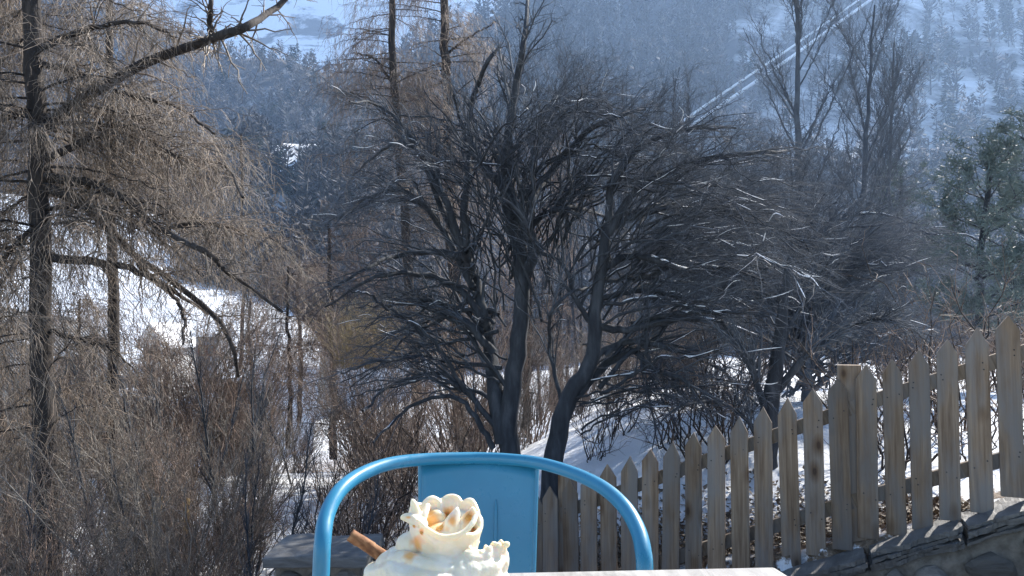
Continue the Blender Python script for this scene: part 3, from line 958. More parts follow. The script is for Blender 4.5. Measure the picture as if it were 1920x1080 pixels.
larch(201, [(92, 1120), (86, 900), (80, 700), (76, 500), (72, 300), (62, 100), (50, -160)], 6.6, 21, 15,
      'leafless larch with a thick dark trunk and hanging tan twigs at the far left', [
      ([(80, 300), (150, 268), (220, 235), (280, 260), (330, 295), (420, 310), (455, 370)], 8, 2),
      ([(300, 430), (380, 418), (440, 430), (500, 440), (540, 470)], 4, 1.2),
      ([(90, 620), (160, 640), (200, 650), (250, 690)], 5, 1.5),
      ([(72, 200), (20, 220), (-60, 260)], 8, 2), ([(75, 420), (20, 470), (-50, 560)], 7, 2),
      ([(70, 90), (150, 60), (250, 40), (330, 70)], 7, 2), ([(70, 120), (130, 130), (220, 170), (330, 200), (400, 250)], 7, 2),
      ], 46, (.9, 2.4), 15500, 2300, (.56, 1), bare=(
      ([(70, 250), (150, 190), (270, 118), (385, 78), (455, 52), (510, 18), (575, -40)], 12, 5),
      ([(395, 75), (392, 40), (396, 0), (390, -60)], 6, 4),
      ([(82, 350), (150, 380), (200, 425), (255, 480), (330, 530), (400, 590), (432, 640), (447, 705)], 10, 3),
      ([(82, 330), (170, 345), (235, 375), (300, 430), (380, 470), (440, 522), (530, 585)], 9, 2.5),
      ([(84, 480), (150, 490), (220, 497), (280, 520), (330, 548), (390, 590)], 9, 3),
      ([(260, 495), (300, 535), (335, 565), (345, 600), (343, 645)], 6, 2),
      ), low=18)
larch(202, [(214, 1000), (212, 800), (212, 600), (211, 450), (210, 330), (206, 150), (200, -80)], 8.4, 12, 6,
      'slim leafless larch with a straight narrow trunk just right of the thick larch', [
      ([(211, 400), (260, 420), (330, 470), (380, 520)], 4, 1.5)], 34, (.7, 1.8), 6000, 560, (.58, 1), bias=(.12, 0, 0))
larch(203, [(-60, 1100), (-62, 700), (-66, 300), (-70, -120)], 8.0, 20, 12,
      'leafless larch mostly outside the left edge, only its branch tips showing', [], 40, (.8, 2.2), 7000, 700, (.2, 1))
larch(204, [(782, 760), (765, 500), (747, 260), (738, 120), (733, 0), (729, -140)], 15, 10, 5,
      'tall thin larch left of the twin pair rising behind the arching tree', [
      ([(740, 160), (700, 110), (660, 100)], 3, 1), ([(745, 250), (700, 190), (640, 170)], 3, 1)], 60, (.9, 2.0), 4200, 420, (.22, 1), (.15, .5), M_twigbrown, bias=(0, 0, 0), rm=.0035, up=.05, drp=.15, hang=-.6)
larch(205, [(862, 800), (850, 500), (843, 300), (840, 180), (835, 60), (831, -120)], 15.5, 13, 7,
      'tall larch with the stouter straight trunk of the pair rising behind the arching tree', [
      ([(838, 100), (880, 70), (930, 40)], 3, 1)], 70, (.9, 2.1), 5000, 480, (.22, 1), (.15, .5), M_twigbrown, bias=(0, 0, 0), rm=.0035, up=.05, drp=.15, hang=-.6)
larch(206, [(985, 820), (992, 600), (1000, 400), (1003, 250)], 18, 7, 3,
      'short brown larch half hidden behind the stems of the arching tree', [], 60, (.8, 2.0), 3000, 380, (.1, 1), (.15, .5), M_twigred, bias=(0, 0, 0), rm=.004, up=.05, drp=.1, hang=-.5)
larch(207, [(625, 860), (624, 700), (620, 560), (616, 420)], 13, 8, 3,
      'small russet larch at the left edge of the arching tree', [], 60, (.6, 1.7), 3200, 380, (.1, 1), (.12, .4), M_twigred, bias=(0, 0, 0), rm=.003, up=.05, drp=.1, hang=-.5)
larch(208, [(452, 700), (455, 550), (456, 420), (452, 250)], 30, 4, 2,
      'narrow dark larch standing alone beyond the snow meadow', [], 50, (.6, 1.6), 1400, 220, (.1, 1), (.15, .5), M_twigdark, bias=(0, 0, 0), rm=.006, up=0, drp=.1, hang=-.4)
for i, (px, b, t, Y, lab) in enumerate([(310, 830, 640, 14, 'small spindly larch in front of the lower snow meadow'), (470, 850, 560, 15, 'slender brown larch beside the lower right of the snow meadow'),
                                        (540, 840, 500, 12, 'twiggy brown larch between the meadow and the arching tree'), (150, 800, 560, 13, 'thin larch between the two left trunks, in front of the roof'),
                                        (560, 790, 480, 17, 'faint brown larch left of the russet one')]):
    larch(210 + i, [(px, b), (px + 3, b + (t - b) * .4), (px - 2, b + (t - b) * .75), (px, t)], Y, 5, 1.8, lab, [], 44, (.5, 1.3), 1500, 240, (.1, 1), (.12, .4), M_twigbrown, bias=(.05, 0, 0), rm=.0028, up=.1, drp=.1, hang=-.5)

# ---- pine on the right edge
def pine(seed, trunk_pts, Y, r0, label, nb, blen, ncl, zr=(.2, 1)):
    rng = np.random.default_rng(seed)
    trunk = px_limb(trunk_pts, Y, r0, r0 * .35, 22, rng)
    P, R = trunk[0][None], trunk[1][None]
    B, BR = sprout(rng, P, R, nb, blen, .25, 1, .15, -.1, 22, .35, .012, .02, zr[0], zr[1], None, .3, .55)
    S, SR = sprout(rng, B, BR, nb * 9, (.25, .8), .8, .6, .15, 0, 6, .5, .006, .03, .25, 1)
    # needles: clusters of short blades around the outer ends of the side shoots
    pi = rng.integers(0, len(S), ncl); t = rng.uniform(.3, 1, ncl)
    x = t * 5; i = np.minimum(x.astype(int), 4); f = (x - i)[:, None]
    A = S[pi, i] * (1 - f) + S[pi, i + 1] * f
    d = nrm(rng.normal(size=(ncl, 3)) + np.array([0, 0, .5]))
    ln = rng.uniform(.06, .13, ncl)[:, None]
    side = nrm(np.cross(d, rng.normal(size=(ncl, 3)))) * rng.uniform(.003, .008, ncl)[:, None]
    V = np.stack([A - side * .5, A + side * .5, A + d * ln + side, A + d * ln - side], 1).reshape(-1, 3)
    q = np.arange(ncl * 4).reshape(-1, 4)
    limbs = [trunk] + [(B[i], BR[i]) for i in range(nb)]
    root = build_tree('pine_tree', label, 'tree', limbs, tuple(trunk[0][0]), M_bark, M_twigdark, [tubes(S, SR, 3)], None, big=9)
    tag(mesh_obj('needles', V - np.array(trunk[0][0]), q, M_needle, root), kind='stuff')
pine(301, [(1838, 760), (1835, 640), (1838, 520), (1848, 400), (1858, 290)], 11, 10, 'green pine at the right edge above the end of the fence', 42, (.5, 1.3), 14000, (.25, 1))
pine(302, [(1950, 760), (1948, 560), (1945, 400), (1950, 240)], 13, 12, 'green pine cut off by the right edge of the view', 46, (.7, 1.7), 14000, (.2, 1))
pine(303, [(1690, 700), (1690, 560), (1688, 440), (1690, 330)], 18, 8, 'dull olive pine behind the grove of bare trees', 40, (.8, 1.7), 12000, (.2, 1))

# ------------------------------------------------------------------ thickets
def shrub_proto(rng, h, nst, n2, n3, spread, rm=.0022):
    P = np.zeros((nst, 8, 3)); s = np.linspace(0, 1, 8)
    a = rng.random(nst) * 6.283; r0 = rng.random(nst) * .22
    P[:, :, 0] = (np.cos(a) * r0)[:, None] + (np.cos(a) * spread * rng.uniform(.2, 1, nst))[:, None] * s ** 1.3
    P[:, :, 1] = (np.sin(a) * r0)[:, None] + (np.sin(a) * spread * rng.uniform(.2, 1, nst))[:, None] * s ** 1.3
    P[:, :, 2] = s * (h * rng.uniform(.6, 1.1, nst))[:, None]
    P += np.cumsum(rng.normal(size=P.shape) * .045, 1) * (s[None, :, None] > 0)
    R = (rng.uniform(.004, .011, nst))[:, None] * np.linspace(1, .3, 8)[None]
    C, CR = sprout(rng, P, R, n2, (.3, .8), .8, .55, .3, .05, 6, .6, rm * 1.4, .04, .15, 1)
    D, DR = sprout(rng, C, CR, n3, (.08, .3), .6, .7, .1, .05, 4, .7, rm, .05, .1, 1)
    return tubes(P, R, 4), merge([tubes(C, CR, 3), tubes(D, DR, 3)])

rng = np.random.default_rng(400)
PROT = {}
def shrub_set(key, h, mats, n=3, **kw):
    L = []
    for k in range(n):
        (V0, q0), (V1, q1) = shrub_proto(rng, h, **kw)
        t = mesh_obj('shrub', V0, q0, mats[0], smooth=True); c = mesh_obj('twigs', V1, q1, mats[1], t)
        c['kind'] = 'stuff'
        L.append([t, c, False])
    PROT[key] = L

shrub_set('grey', 1.9, (M_twiggrey, M_twiggrey), nst=20, n2=260, n3=1300, spread=1.1)
shrub_set('brown', 1.8, (M_twigbrown, M_twigbrown), nst=22, n2=230, n3=1100, spread=.9)
shrub_set('thin', 1.0, (M_larchbark, M_twigbrown), nst=16, n2=70, n3=240, spread=.45)

def put_shrub(key, px, py_base, Y, s, label, group, z=None, rz=None):
    L = PROT[key]; e = L[rng.integers(0, len(L))]
    for cand in L:
        if not cand[2]: e = cand
    t, c = e[0], e[1]
    if e[2]:
        t2 = t.copy(); COL.objects.link(t2); c2 = c.copy(); COL.objects.link(c2); c2.parent = t2
        t = t2
    e[2] = True
    x = (px - 960) / F * Y * 1.003
    t.location = (x, Y, (float(gz(x, Y)) if z is None else z) - .06)
    t.scale = (s * rng.uniform(.85, 1.15), s * rng.uniform(.85, 1.15), s * rng.uniform(.85, 1.15))
    t.rotation_euler = (rng.normal() * .06, rng.normal() * .06, rng.uniform(0, 6.28))
    tag(t, label, 'shrub', group)

for i in range(38):
    Y = rng.uniform(4.6, 8.5); px = rng.uniform(-120, 560)
    put_shrub('grey' if rng.random() < .5 else 'brown', px, 0, Y, rng.uniform(.40, .85), 'bare twiggy shrub in the dense thicket under the left larches', 'shrubs of the thicket on the left')
for i in range(34):
    Y = rng.uniform(9, 15); px = rng.uniform(-80, 900)
    put_shrub('brown', px, 0, Y, rng.uniform(.8, 1.35), 'brownish bare shrub in the belt of scrub between the left thicket and the arching tree', 'brown scrub behind the thicket')
for i in range(20):
    Y = rng.uniform(13.5, 19); px = rng.uniform(900, 1950)
    put_shrub('brown' if rng.random() < .6 else 'grey', px, 0, Y, rng.uniform(.7, 1.2), 'bare shrub in the scrub beyond the snow patch behind the fence', 'scrub beyond the snow patch')
for i in range(8):
    Y = rng.uniform(4.9, 6.8); px = rng.uniform(1620, 2000)
    put_shrub('thin', px, 0, Y, rng.uniform(.7, 1.3), 'thin-stemmed bare shrub in the snow behind the right end of the fence', 'thin shrubs behind the right end of the fence')
for i in range(7):
    Y = rng.uniform(6.0, 8.5); px = rng.uniform(1060, 1420)
    put_shrub('thin', px, 0, Y, rng.uniform(.7, 1.2), 'low bare shrub on the lit snow patch between tree trunks and fence', 'low shrubs on the snow patch')
for i in range(12):
    Y = rng.uniform(6.0, 9.0); px = rng.uniform(600, 800)
    put_shrub('thin', px, 0, Y, rng.uniform(.7, 1.4), 'low bare shrub beside the snowy path seen through the chair arch', 'low shrubs beside the snowy path')
for i in range(34):
    Y = rng.uniform(4.8, 10); px = rng.uniform(-60, 640); k = i % 3
    t2 = sap_me[k][0].copy(); COL.objects.link(t2); c2 = sap_me[k][1].copy(); COL.objects.link(c2); c2.parent = t2
    x = (px - 960) / F * Y; s_ = rng.uniform(.18, .42) * (Y / 8) ** .5
    t2.location = (x, Y, float(gz(x, Y)) - .05); t2.scale = (s_ * 1.25, s_ * 1.25, s_)
    t2.rotation_euler = (rng.normal() * .22, rng.normal() * .22, rng.uniform(0, 6.28))
    tag(t2, 'spindly leaning sapling growing up through the left thicket', 'sapling', 'spindly saplings in the left thicket')
# dark dots of bushes on the open snow meadow
for i in range(40):
    u = rng.uniform(130, 470); t = rng.uniform(.15, .97)
    P, py = on_layer('snow_meadow', np.array([u]), np.array([t]))
    P = P[0]
    L = PROT['grey']; e = L[i % 3]
    t2 = e[0].copy(); COL.objects.link(t2); c2 = e[1].copy(); COL.objects.link(c2); c2.parent = t2
    t2.location = tuple(P - np.array([0, 0, .2])); s = rng.uniform(.35, .9); t2.scale = (s * 1.3, s * 1.3, s * .8)
    t2.rotation_euler = (0, 0, rng.uniform(0, 6.28))
    tag(t2, 'small dark bush on the open snow meadow at left', 'bush', 'bushes dotted over the snow meadow')

for i in range(16):
    Y = rng.uniform(9.6, 13); px = rng.uniform(860, 1330)
    put_shrub('brown' if i % 3 else 'grey', px, 0, Y, rng.uniform(.55, .95), 'tangled bare shrub in the brush filling the gaps behind the two big dark trunks', 'brush behind the two big trunks')
# dead straw-coloured grass clump
gr = []
P = np.zeros((300, 5, 3)); s = np.linspace(0, 1, 5)
a = rng.random(300) * 6.283; rr_ = rng.random(300) ** .5 * .5
P[:, :, 0] = (np.cos(a) * rr_)[:, None] + (rng.normal(size=300) * .3)[:, None] * s ** 2
P[:, :, 1] = (np.sin(a) * rr_)[:, None] + (rng.normal(size=300) * .3)[:, None] * s ** 2
P[:, :, 2] = s * rng.uniform(.5, 1.1, 300)[:, None]
V, q = tubes(P, np.full((300, 5), .006) * np.linspace(1, .3, 5)[None], 3)
gp = at(690, 690, 11)
o = mesh_obj('dry_grass', V, q, M_grass); o.location = gp
tag(o, 'clump of straw-coloured dry grass left of the arching tree', 'grass', kind='stuff')

# fallen leaves along the foot of the fence
n = 6500
u = .1 + 2.4 * rng.random(n) ** 1.3; off = np.abs(rng.normal(size=n)) * .5 + .12
X = u; Yl = 4.87 + (X - .316) * (3.9 - 4.87) / (2.53 - .316) + off
Zl = gz(X, Yl) + .008 + rng.random(n) * .02
c = np.stack([X, Yl, Zl], -1)
d = nrm(rng.normal(size=(n, 3)) * np.array([1, 1, .5])); e = nrm(np.cross(d, rng.normal(size=(n, 3)) + np.array([0, 0, 2.0])))
ln = rng.uniform(.012, .03, n)[:, None]
V = np.stack([c - d * ln, c + e * ln * .5, c + d * ln, c - e * ln * .5], 1).reshape(-1, 3)
o = mesh_obj('leaf_litter', V, np.arange(n * 4).reshape(-1, 4), M_leaf)
tag(o, 'brown fallen leaves scattered along the foot of the fence', 'leaves', kind='stuff')

# ------------------------------------------------------------------ houses in the valley
def quad_pt(q, u, v):
    a = q[0].lerp(q[1], u); b = q[3].lerp(q[2], u)
    return a.lerp(b, v)

def slab_from_quad(q, u0, u1, v0, v1, lift, th):
    """thin block lying on a quad (corners: TL, TR, BR, BL)"""
    nrm_ = (q[1] - q[0]).cross(q[3] - q[0]).normalized()
    if nrm_.z < 0: nrm_ = -nrm_
    c = [quad_pt(q, u0, v0), quad_pt(q, u1, v0), quad_pt(q, u1, v1), quad_pt(q, u0, v1)]
    V = [p + nrm_ * (lift - th) for p in c] + [p + nrm_ * lift for p in c]
    Fq = [[0, 1, 2, 3], [4, 7, 6, 5], [0, 4, 5, 1], [1, 5, 6, 2], [2, 6, 7, 3], [3, 7, 4, 0]]
    return np.array([list(p) for p in V]), np.array(Fq)

def sheet_house():
    TL, TR, BR, BL = at(-130, 556, 34), at(166, 603, 34), at(318, 776, 27), at(20, 738, 27)
    root = empty('house', (TL + TR + BR + BL) / 4 * 1.0)
    org = np.array(root.location)
    tag(root, 'house with a ribbed grey sheet roof and skylights, seen behind the left larch trunks', 'house')
    q = [TL, TR, BR, BL]
    V, f = slab_from_quad(q, 0, 1, 0, 1, 0, .12)
    roof = mesh_obj('roof', V - org, f, M_roof, root)
    parts = []
    n = 46
    for i in range(n):
        parts.append(slab_from_quad(q, (i + .18) / n, (i + .62) / n, 0, 1, .09, .12))
    V, f = merge(parts)
    tag(mesh_obj('rib', V, f, M_roof, roof), kind='stuff')
    roof.children[0].location = -org
    back = [TL, TR, TR + Vector((-5.0, 6.5, -3.2)), TL + Vector((-5.0, 6.5, -3.2))]
    V, f = slab_from_quad(back, 0, 1, 0.01, 1, -.02, .12)
    mesh_obj('roof', V - org, f, M_roof, root)
    g = -9.0
    P = [quad_pt(q, .03, .96), quad_pt(q, .97, .96), quad_pt(back, .97, .96), quad_pt(back, .03, .96)]
    ridge = [quad_pt(q, .03, .01), quad_pt(q, .97, .01)]
    V = [Vector((p.x, p.y, g)) for p in P] + [p - Vector((0, 0, .2)) for p in P] + [p - Vector((0, 0, .25)) for p in ridge]
    bm = bmesh.new()
    bv = [bm.verts.new(p) for p in V]
    for fc in [(0, 1, 5, 4), (2, 3, 7, 6), (1, 2, 6, 9, 5), (3, 0, 4, 8, 7)]:
        bm.faces.new([bv[k] for k in fc])
    bm.transform(Matrix.Translation(-root.location))
    bm_obj('wall', bm, M_plaster, root)
    for (u, v) in ((.45, .42), (.80, .60)):
        V, f = slab_from_quad(q, u, u + .085, v, v + .14, .22, .2)
        w = mesh_obj('skylight', V - org, f, M_greywall, root)
        V, f = slab_from_quad(q, u + .01, u + .075, v + .02, v + .12, .235, .02)
        mesh_obj('pane', V - org, f, M_ceramic, w)
    # snow left lying along the eave
    rng = np.random.default_rng(6)
    bm = bmesh.new()
    for (u, v, s) in ((.70, .93, .55), (.79, .9, .5), (.86, .95, .45), (.42, .62, .4), (.36, .5, .3), (.62, .55, .35)):
        p = quad_pt(q, u, v) + Vector((0, 0, .15))
        r = bmesh.ops.create_icosphere(bm, subdivisions=3, radius=1)
        for vt in r['verts']:
            d = 1 + .35 * mnoise.noise(vt.co * 2.2 + p)
            vt.co = Vector((vt.co.x * s * d, vt.co.y * s * d, vt.co.z * s * .45 * d)) + p - root.location
    tag(bm_obj('snow', bm, M_snowbit, root, True), kind='stuff')
sheet_house()

def house(label, pxl, pxr, pyt, pyb, Y, depth, wallm, roofm, rh, wins, ridge_x=True, rz=0.0):
    A, B = at(pxl, pyb, Y), at(pxr, pyt, Y)
    w, h = B.x - A.x, B.z - A.z
    root = empty('house', (A.x + w / 2, Y + depth / 2, A.z - 1.2), rz)
    tag(root, label, 'house')
    H = h + 1.2
    bm = bmesh.new()
    pts = [(-w/2, -depth/2), (w/2, -depth/2), (w/2, depth/2), (-w/2, depth/2)]
    lo = [bm.verts.new((x, y, 0)) for x, y in pts]; hi = [bm.verts.new((x, y, H)) for x, y in pts]
    for i in range(4):
        bm.faces.new((lo[i], lo[(i+1) % 4], hi[(i+1) % 4], hi[i]))
    bm.faces.new(hi)
    if not ridge_x:
        g1 = bm.verts.new((0, -depth/2, H + rh)); g2 = bm.verts.new((0, depth/2, H + rh))
        bm.faces.new((hi[0], hi[1], g1)); bm.faces.new((hi[2], hi[3], g2))
    else:
        g1 = bm.verts.new((-w/2, 0, H + rh)); g2 = bm.verts.new((w/2, 0, H + rh))
        bm.faces.new((hi[3], hi[0], g1)); bm.faces.new((hi[1], hi[2], g2))
    bm_obj('wall', bm, wallm, root)
    e = .35
    for s in (-1, 1):
        bm = bmesh.new()
        if ridge_x:
            k = 1 + e / (depth / 2)
            V = [(-w/2 - e, 0, H + rh), (w/2 + e, 0, H + rh), (w/2 + e, s * depth/2 * k, H - rh * (k - 1)), (-w/2 - e, s * depth/2 * k, H - rh * (k - 1))]
        else:
            k = 1 + e / (w / 2)
            V = [(0, -depth/2 - e, H + rh), (0, depth/2 + e, H + rh), (s * w/2 * k, depth/2 + e, H - rh * (k - 1)), (s * w/2 * k, -depth/2 - e, H - rh * (k - 1))]
        lo = [bm.verts.new(Vector(p) + Vector((0, 0, .02))) for p in V]; hi = [bm.verts.new(Vector(p) + Vector((0, 0, .24))) for p in V]
        bm.faces.new(lo); bm.faces.new(hi)
        for i in range(4):
            bm.faces.new((lo[i], lo[(i+1) % 4], hi[(i+1) % 4], hi[i]))
        bm_obj('roof', bm, roofm, root)
    for (u, v, ww, hh) in wins:
        x = -w/2 + u * w; z = 1.2 + v * h
        bm = bmesh.new(); box_bm(bm, (x - ww/2, -depth/2 - .05, z - hh/2), (x + ww/2, -depth/2 + .02, z + hh/2))
        fr = bm_obj('window', bm, M_timber, root)
        bm = bmesh.new(); box_bm(bm, (x - ww/2 + .08, -depth/2 - .07, z - hh/2 + .08), (x + ww/2 - .08, -depth/2 - .03, z + hh/2 - .08))
        bm_obj('pane', bm, M_glass, fr)
    return root
house('far grey-clad house with a snow-covered roof at the foot of the snow meadow', 352, 392, 628, 700, 48, 5, M_greywall, M_snowbit, 1.0, [(.3, .6, .5, .7), (.7, .6, .5, .7)], True, .2)
house('far pale plastered house beside the ribbed roof', 276, 318, 640, 720, 52, 5, M_plaster, M_snowbit, 1.1, [(.3, .7, .6, .8), (.7, .7, .6, .8), (.3, .3, .6, .8)], False, -.2)
house('small reddish timber chalet with snow on its roof', 398, 440, 712, 765, 34, 3, M_timber, M_snowbit, .55, [(.5, .55, .4, .45)], True, .35)

# snow-capped garden wall slanting through the scrub
def garden_wall():
    A, B = at(385, 806, 15), at(485, 758, 17)
    root = empty('garden_wall', A)
    tag(root, 'snow-capped low wall slanting through the scrub below the small chalet', 'wall')
    d = (B - A)
    for nm, z0, z1, wd, m in (('wall', -1.6, -.02, .16, M_stone), ('snow', -.019, .2, .22, M_snowbit)):
        P = []
        bm = bmesh.new()
        n = 16
        rows = []
        for i in range(n + 1):
            p = d * (i / n); j = .05 * mnoise.noise(Vector((i * .7, z1, 0)))
            rows.append([bm.verts.new(p + Vector((0, -wd, z0))), bm.verts.new(p + Vector((0, -wd * .9, z1 + j))), bm.verts.new(p + Vector((0, wd * .9, z1 + j))), bm.verts.new(p + Vector((0, wd, z0)))])
        for i in range(n):
            for k in range(4):
                bm.faces.new((rows[i][k], rows[i + 1][k], rows[i + 1][(k + 1) % 4], rows[i][(k + 1) % 4]))
        bm.faces.new(rows[0]); bm.faces.new(rows[-1])
        bm_obj(nm, bm, m, root)
garden_wall()

def post_(px, py0, py1, Y, wpx, label):
    A, B = at(px, py1, Y), at(px, py0, Y)
    root_z = min(A.z, float(gz(A.x, Y))) - .1
    w = wpx * Y / F
    bm = bmesh.new()
    n = 8
    for i in range(n + 1):
        z = (B.z - root_z) * i / n
        ring = [bm.verts.new((math.cos(k * 1.047) * w * .5 * (1 + .12 * mnoise.noise(Vector((k, i, 3)))) + .012 * i / n, math.sin(k * 1.047) * w * .5, z + (.05 * mnoise.noise(Vector((k * 2.1, 1, 1))) if i == n else 0))) for k in range(6)]
        if i:
            for k in range(6):
                bm.faces.new((prev[k], prev[(k + 1) % 6], ring[(k + 1) % 6], ring[k]))
        prev = ring
    bm.faces.new(prev)
    o = bm_obj('wooden_post', bm, M_oldwood)
    o.location = (A.x, Y, root_z)
    tag(o, label, 'post')
post_(290, 932, 1010, 6.2, 20, 'stout yellowish broken wooden post standing in the thicket')
post_(347, 935, 985, 6.6, 11, 'thin yellowish wooden stake in the thicket, right of the stout broken post')

# ------------------------------------------------------------------ terrace
bm = bmesh.new()
box_bm(bm, (-6, -6, -.2), (6, 1.85, 0))
tag(bm_obj('terrace', bm, M_paving), kind='structure')
bm = bmesh.new()
box_bm(bm, (-6, 1.851, -2.6), (6, 1.95, .002))
tag(bm_obj('terrace_edge', bm, M_slate), kind='structure')

# ------------------------------------------------------------------ stone stair wall with slate coping
def rock_bm(bm, c, sx, sy, sz, seed, M3):
    r = bmesh.ops.create_icosphere(bm, subdivisions=2, radius=1)
    rr = random.Random(seed)
    pl = [(Vector((rr.uniform(-1, 1), rr.uniform(-.4, .4), rr.uniform(-1, 1))).normalized(), rr.uniform(.62, .85)) for _ in range(7)]
    for v in r['verts']:
        p = v.co.copy()
        for n_, d in pl:
            k = p.dot(n_) - d
            if k > 0: p -= n_ * k
        p *= 1 + .06 * mnoise.noise(p * 2.5 + Vector((seed, 0, 0)))
        v.co = c + M3 @ Vector((p.x * sx, p.y * sy, p.z * sz))
    return r

WR, WL = at(2060, 916, 3.58), at(1440, 1096, 4.15)
def stone_wall():
    root = empty('stone_wall', WL)
    tag(root, 'rubble stone stair wall with rough slate coping climbing to the right below the fence', 'wall')
    d = WR - WL
    L = d.length; t = d.normalized()
    hx = Vector((t.x, t.y, 0)).normalized()
    nb = Vector((-hx.y, hx.x, 0))       # away from the camera
    if nb.y < 0: nb = -nb
    # coping slabs, each a stack of split slate leaves with broken edges
    rr = random.Random(5)
    cuts = [-.35, .02, .335, .63, .98, 1.2]
    for i in range(len(cuts) - 1):
        bm = bmesh.new()
        lift = rr.uniform(-.010, .010); zt = lift
        for lay in range(4):
            u0, u1 = cuts[i] + rr.uniform(.002, .012), cuts[i + 1] - rr.uniform(.002, .012)
            th = rr.uniform(.016, .030)
            nx, ny = 46, 5
            push = rr.uniform(-.012, .02) + lay * .008
            top, bot = [], []
            for a in range(nx + 1):
                ra, rb = [], []
                u = u0 + (u1 - u0) * a / nx
                jag = mnoise.noise(Vector((u * 13, i * 3.3, lay * 5))) * .030 + mnoise.noise(Vector((u * 47, i, lay * 3))) * .016
                st = round(mnoise.noise(Vector((u * 21, i * 7, lay * 9))) * 2.2) * .011     # stepped breaks
                for b in range(ny + 1):
                    w = b / ny
                    off = (push + jag + st) * (1 - w) + w * .34
                    p = d * u + nb * off + Vector((0, 0, zt + .010 * mnoise.noise(Vector((u * 9, w * 3, i + lay))) + .004 * mnoise.noise(Vector((u * 60, w * 14, i)))))
                    ra.append(bm.verts.new(p))
                    rb.append(bm.verts.new(p + Vector((0, 0, -th)) + nb * .006 * (1 - w)))
                top.append(ra); bot.append(rb)
            for a in range(nx):
                for b in range(ny):
                    bm.faces.new((top[a][b], top[a + 1][b], top[a + 1][b + 1], top[a][b + 1]))
                    bm.faces.new((bot[a][b], bot[a][b + 1], bot[a + 1][b + 1], bot[a + 1][b]))
                bm.faces.new((top[a][0], bot[a][0], bot[a + 1][0], top[a + 1][0]))
                bm.faces.new((top[a][ny], top[a + 1][ny], bot[a + 1][ny], bot[a][ny]))
            for e_ in (0, nx):
                for b in range(ny):
                    bm.faces.new((top[e_][b], top[e_][b + 1], bot[e_][b + 1], bot[e_][b]))
            zt -= th + .004
        bm_obj('coping_slab', bm, M_slate, root)
    # mortar body
    bm = bmesh.new()
    rows = []
    for a in range(41):
        u = -.35 + 1.55 * a / 40
        rows.append([bm.verts.new(d * u + nb * (.05 + .012 * mnoise.noise(Vector((u * 30, z * 7, 8)))) + Vector((0, 0, -.10 - z))) for z in np.linspace(0, 1.6, 18)] +
                    [bm.verts.new(d * u + nb * .34 + Vector((0, 0, -.10 - z))) for z in (1.6, 0)])
    for a in range(40):
        m = len(rows[0])
        for b in range(m):
            bm.faces.new((rows[a][b], rows[a + 1][b], rows[a + 1][(b + 1) % m], rows[a][(b + 1) % m]))
    bm_obj('mortar_core', bm, M_mortar, root, True)
    # stones set in the face
    M3 = Matrix((hx, nb, Vector((0, 0, 1)))).transposed()
    k = 0
    zrow = .108
    while zrow < 1.25:
        h = rr.uniform(.13, .19)
        u = -.3 + rr.uniform(0, .08)
        while u < 1.15:
            w = rr.uniform(.14, .30)
            c = d * u + hx * w * .5 + nb * .035 + Vector((0, 0, -zrow - h * .5 + rr.uniform(-.02, .02)))
            bm = bmesh.new()
            rock_bm(bm, c, w * .52, .05, h * .56, k, M3)
            o = bm_obj('stone', bm, M_stone, root, False)
            u += (w + rr.uniform(.015, .03)) / L
            k += 1
        zrow += h + .02
stone_wall()

# ------------------------------------------------------------------ picket fence
FL, FR = Vector((.316, 4.87)), Vector((2.53, 3.9))
fd = (FR - FL).normalized(); fn = Vector((-fd.y, fd.x))       # fn points away from the camera
def fence_pt(px, py):
    a, b = at(px, py, 2.0), at(px, py, 8.0)
    A2, B2 = Vector((a.x, a.y)), Vector((b.x, b.y))
    # intersect with the fence's vertical plane
    da = (A2 - FL).dot(fn); db = (B2 - FL).dot(fn)
    return a.lerp(b, da / (da - db))

def picket_mesh(w, h, th, seed):
    rr = random.Random(seed)
    bm = bmesh.new()
    sh = .085 + rr.uniform(-.01, .01)
    pk = rr.uniform(-.006, .006)
    prof = [(-w/2, -h), (w/2, -h), (w/2 * .995, -h * .5), (w/2, -sh), (pk, 0), (-w/2, -sh + rr.uniform(-.008, .008)), (-w/2 * 1.01, -h * .5)]
    fr = [bm.verts.new((x, -th/2, z)) for x, z in prof]; bk = [bm.verts.new((x, th/2, z)) for x, z in prof]
    bm.faces.new(fr); bm.faces.new(bk)
    n = len(prof)
    for i in range(n):
        bm.faces.new((fr[i], fr[(i + 1) % n], bk[(i + 1) % n], bk[i]))
    bmesh.ops.recalc_face_normals(bm, faces=bm.faces)
    bmesh.ops.bevel(bm, geom=[e for e in bm.edges], offset=.0022, segments=1, affect='EDGES')
    me = bpy.data.meshes.new('picket'); bm.to_mesh(me); bm.free(); me.materials.append(M_wood)
    return me

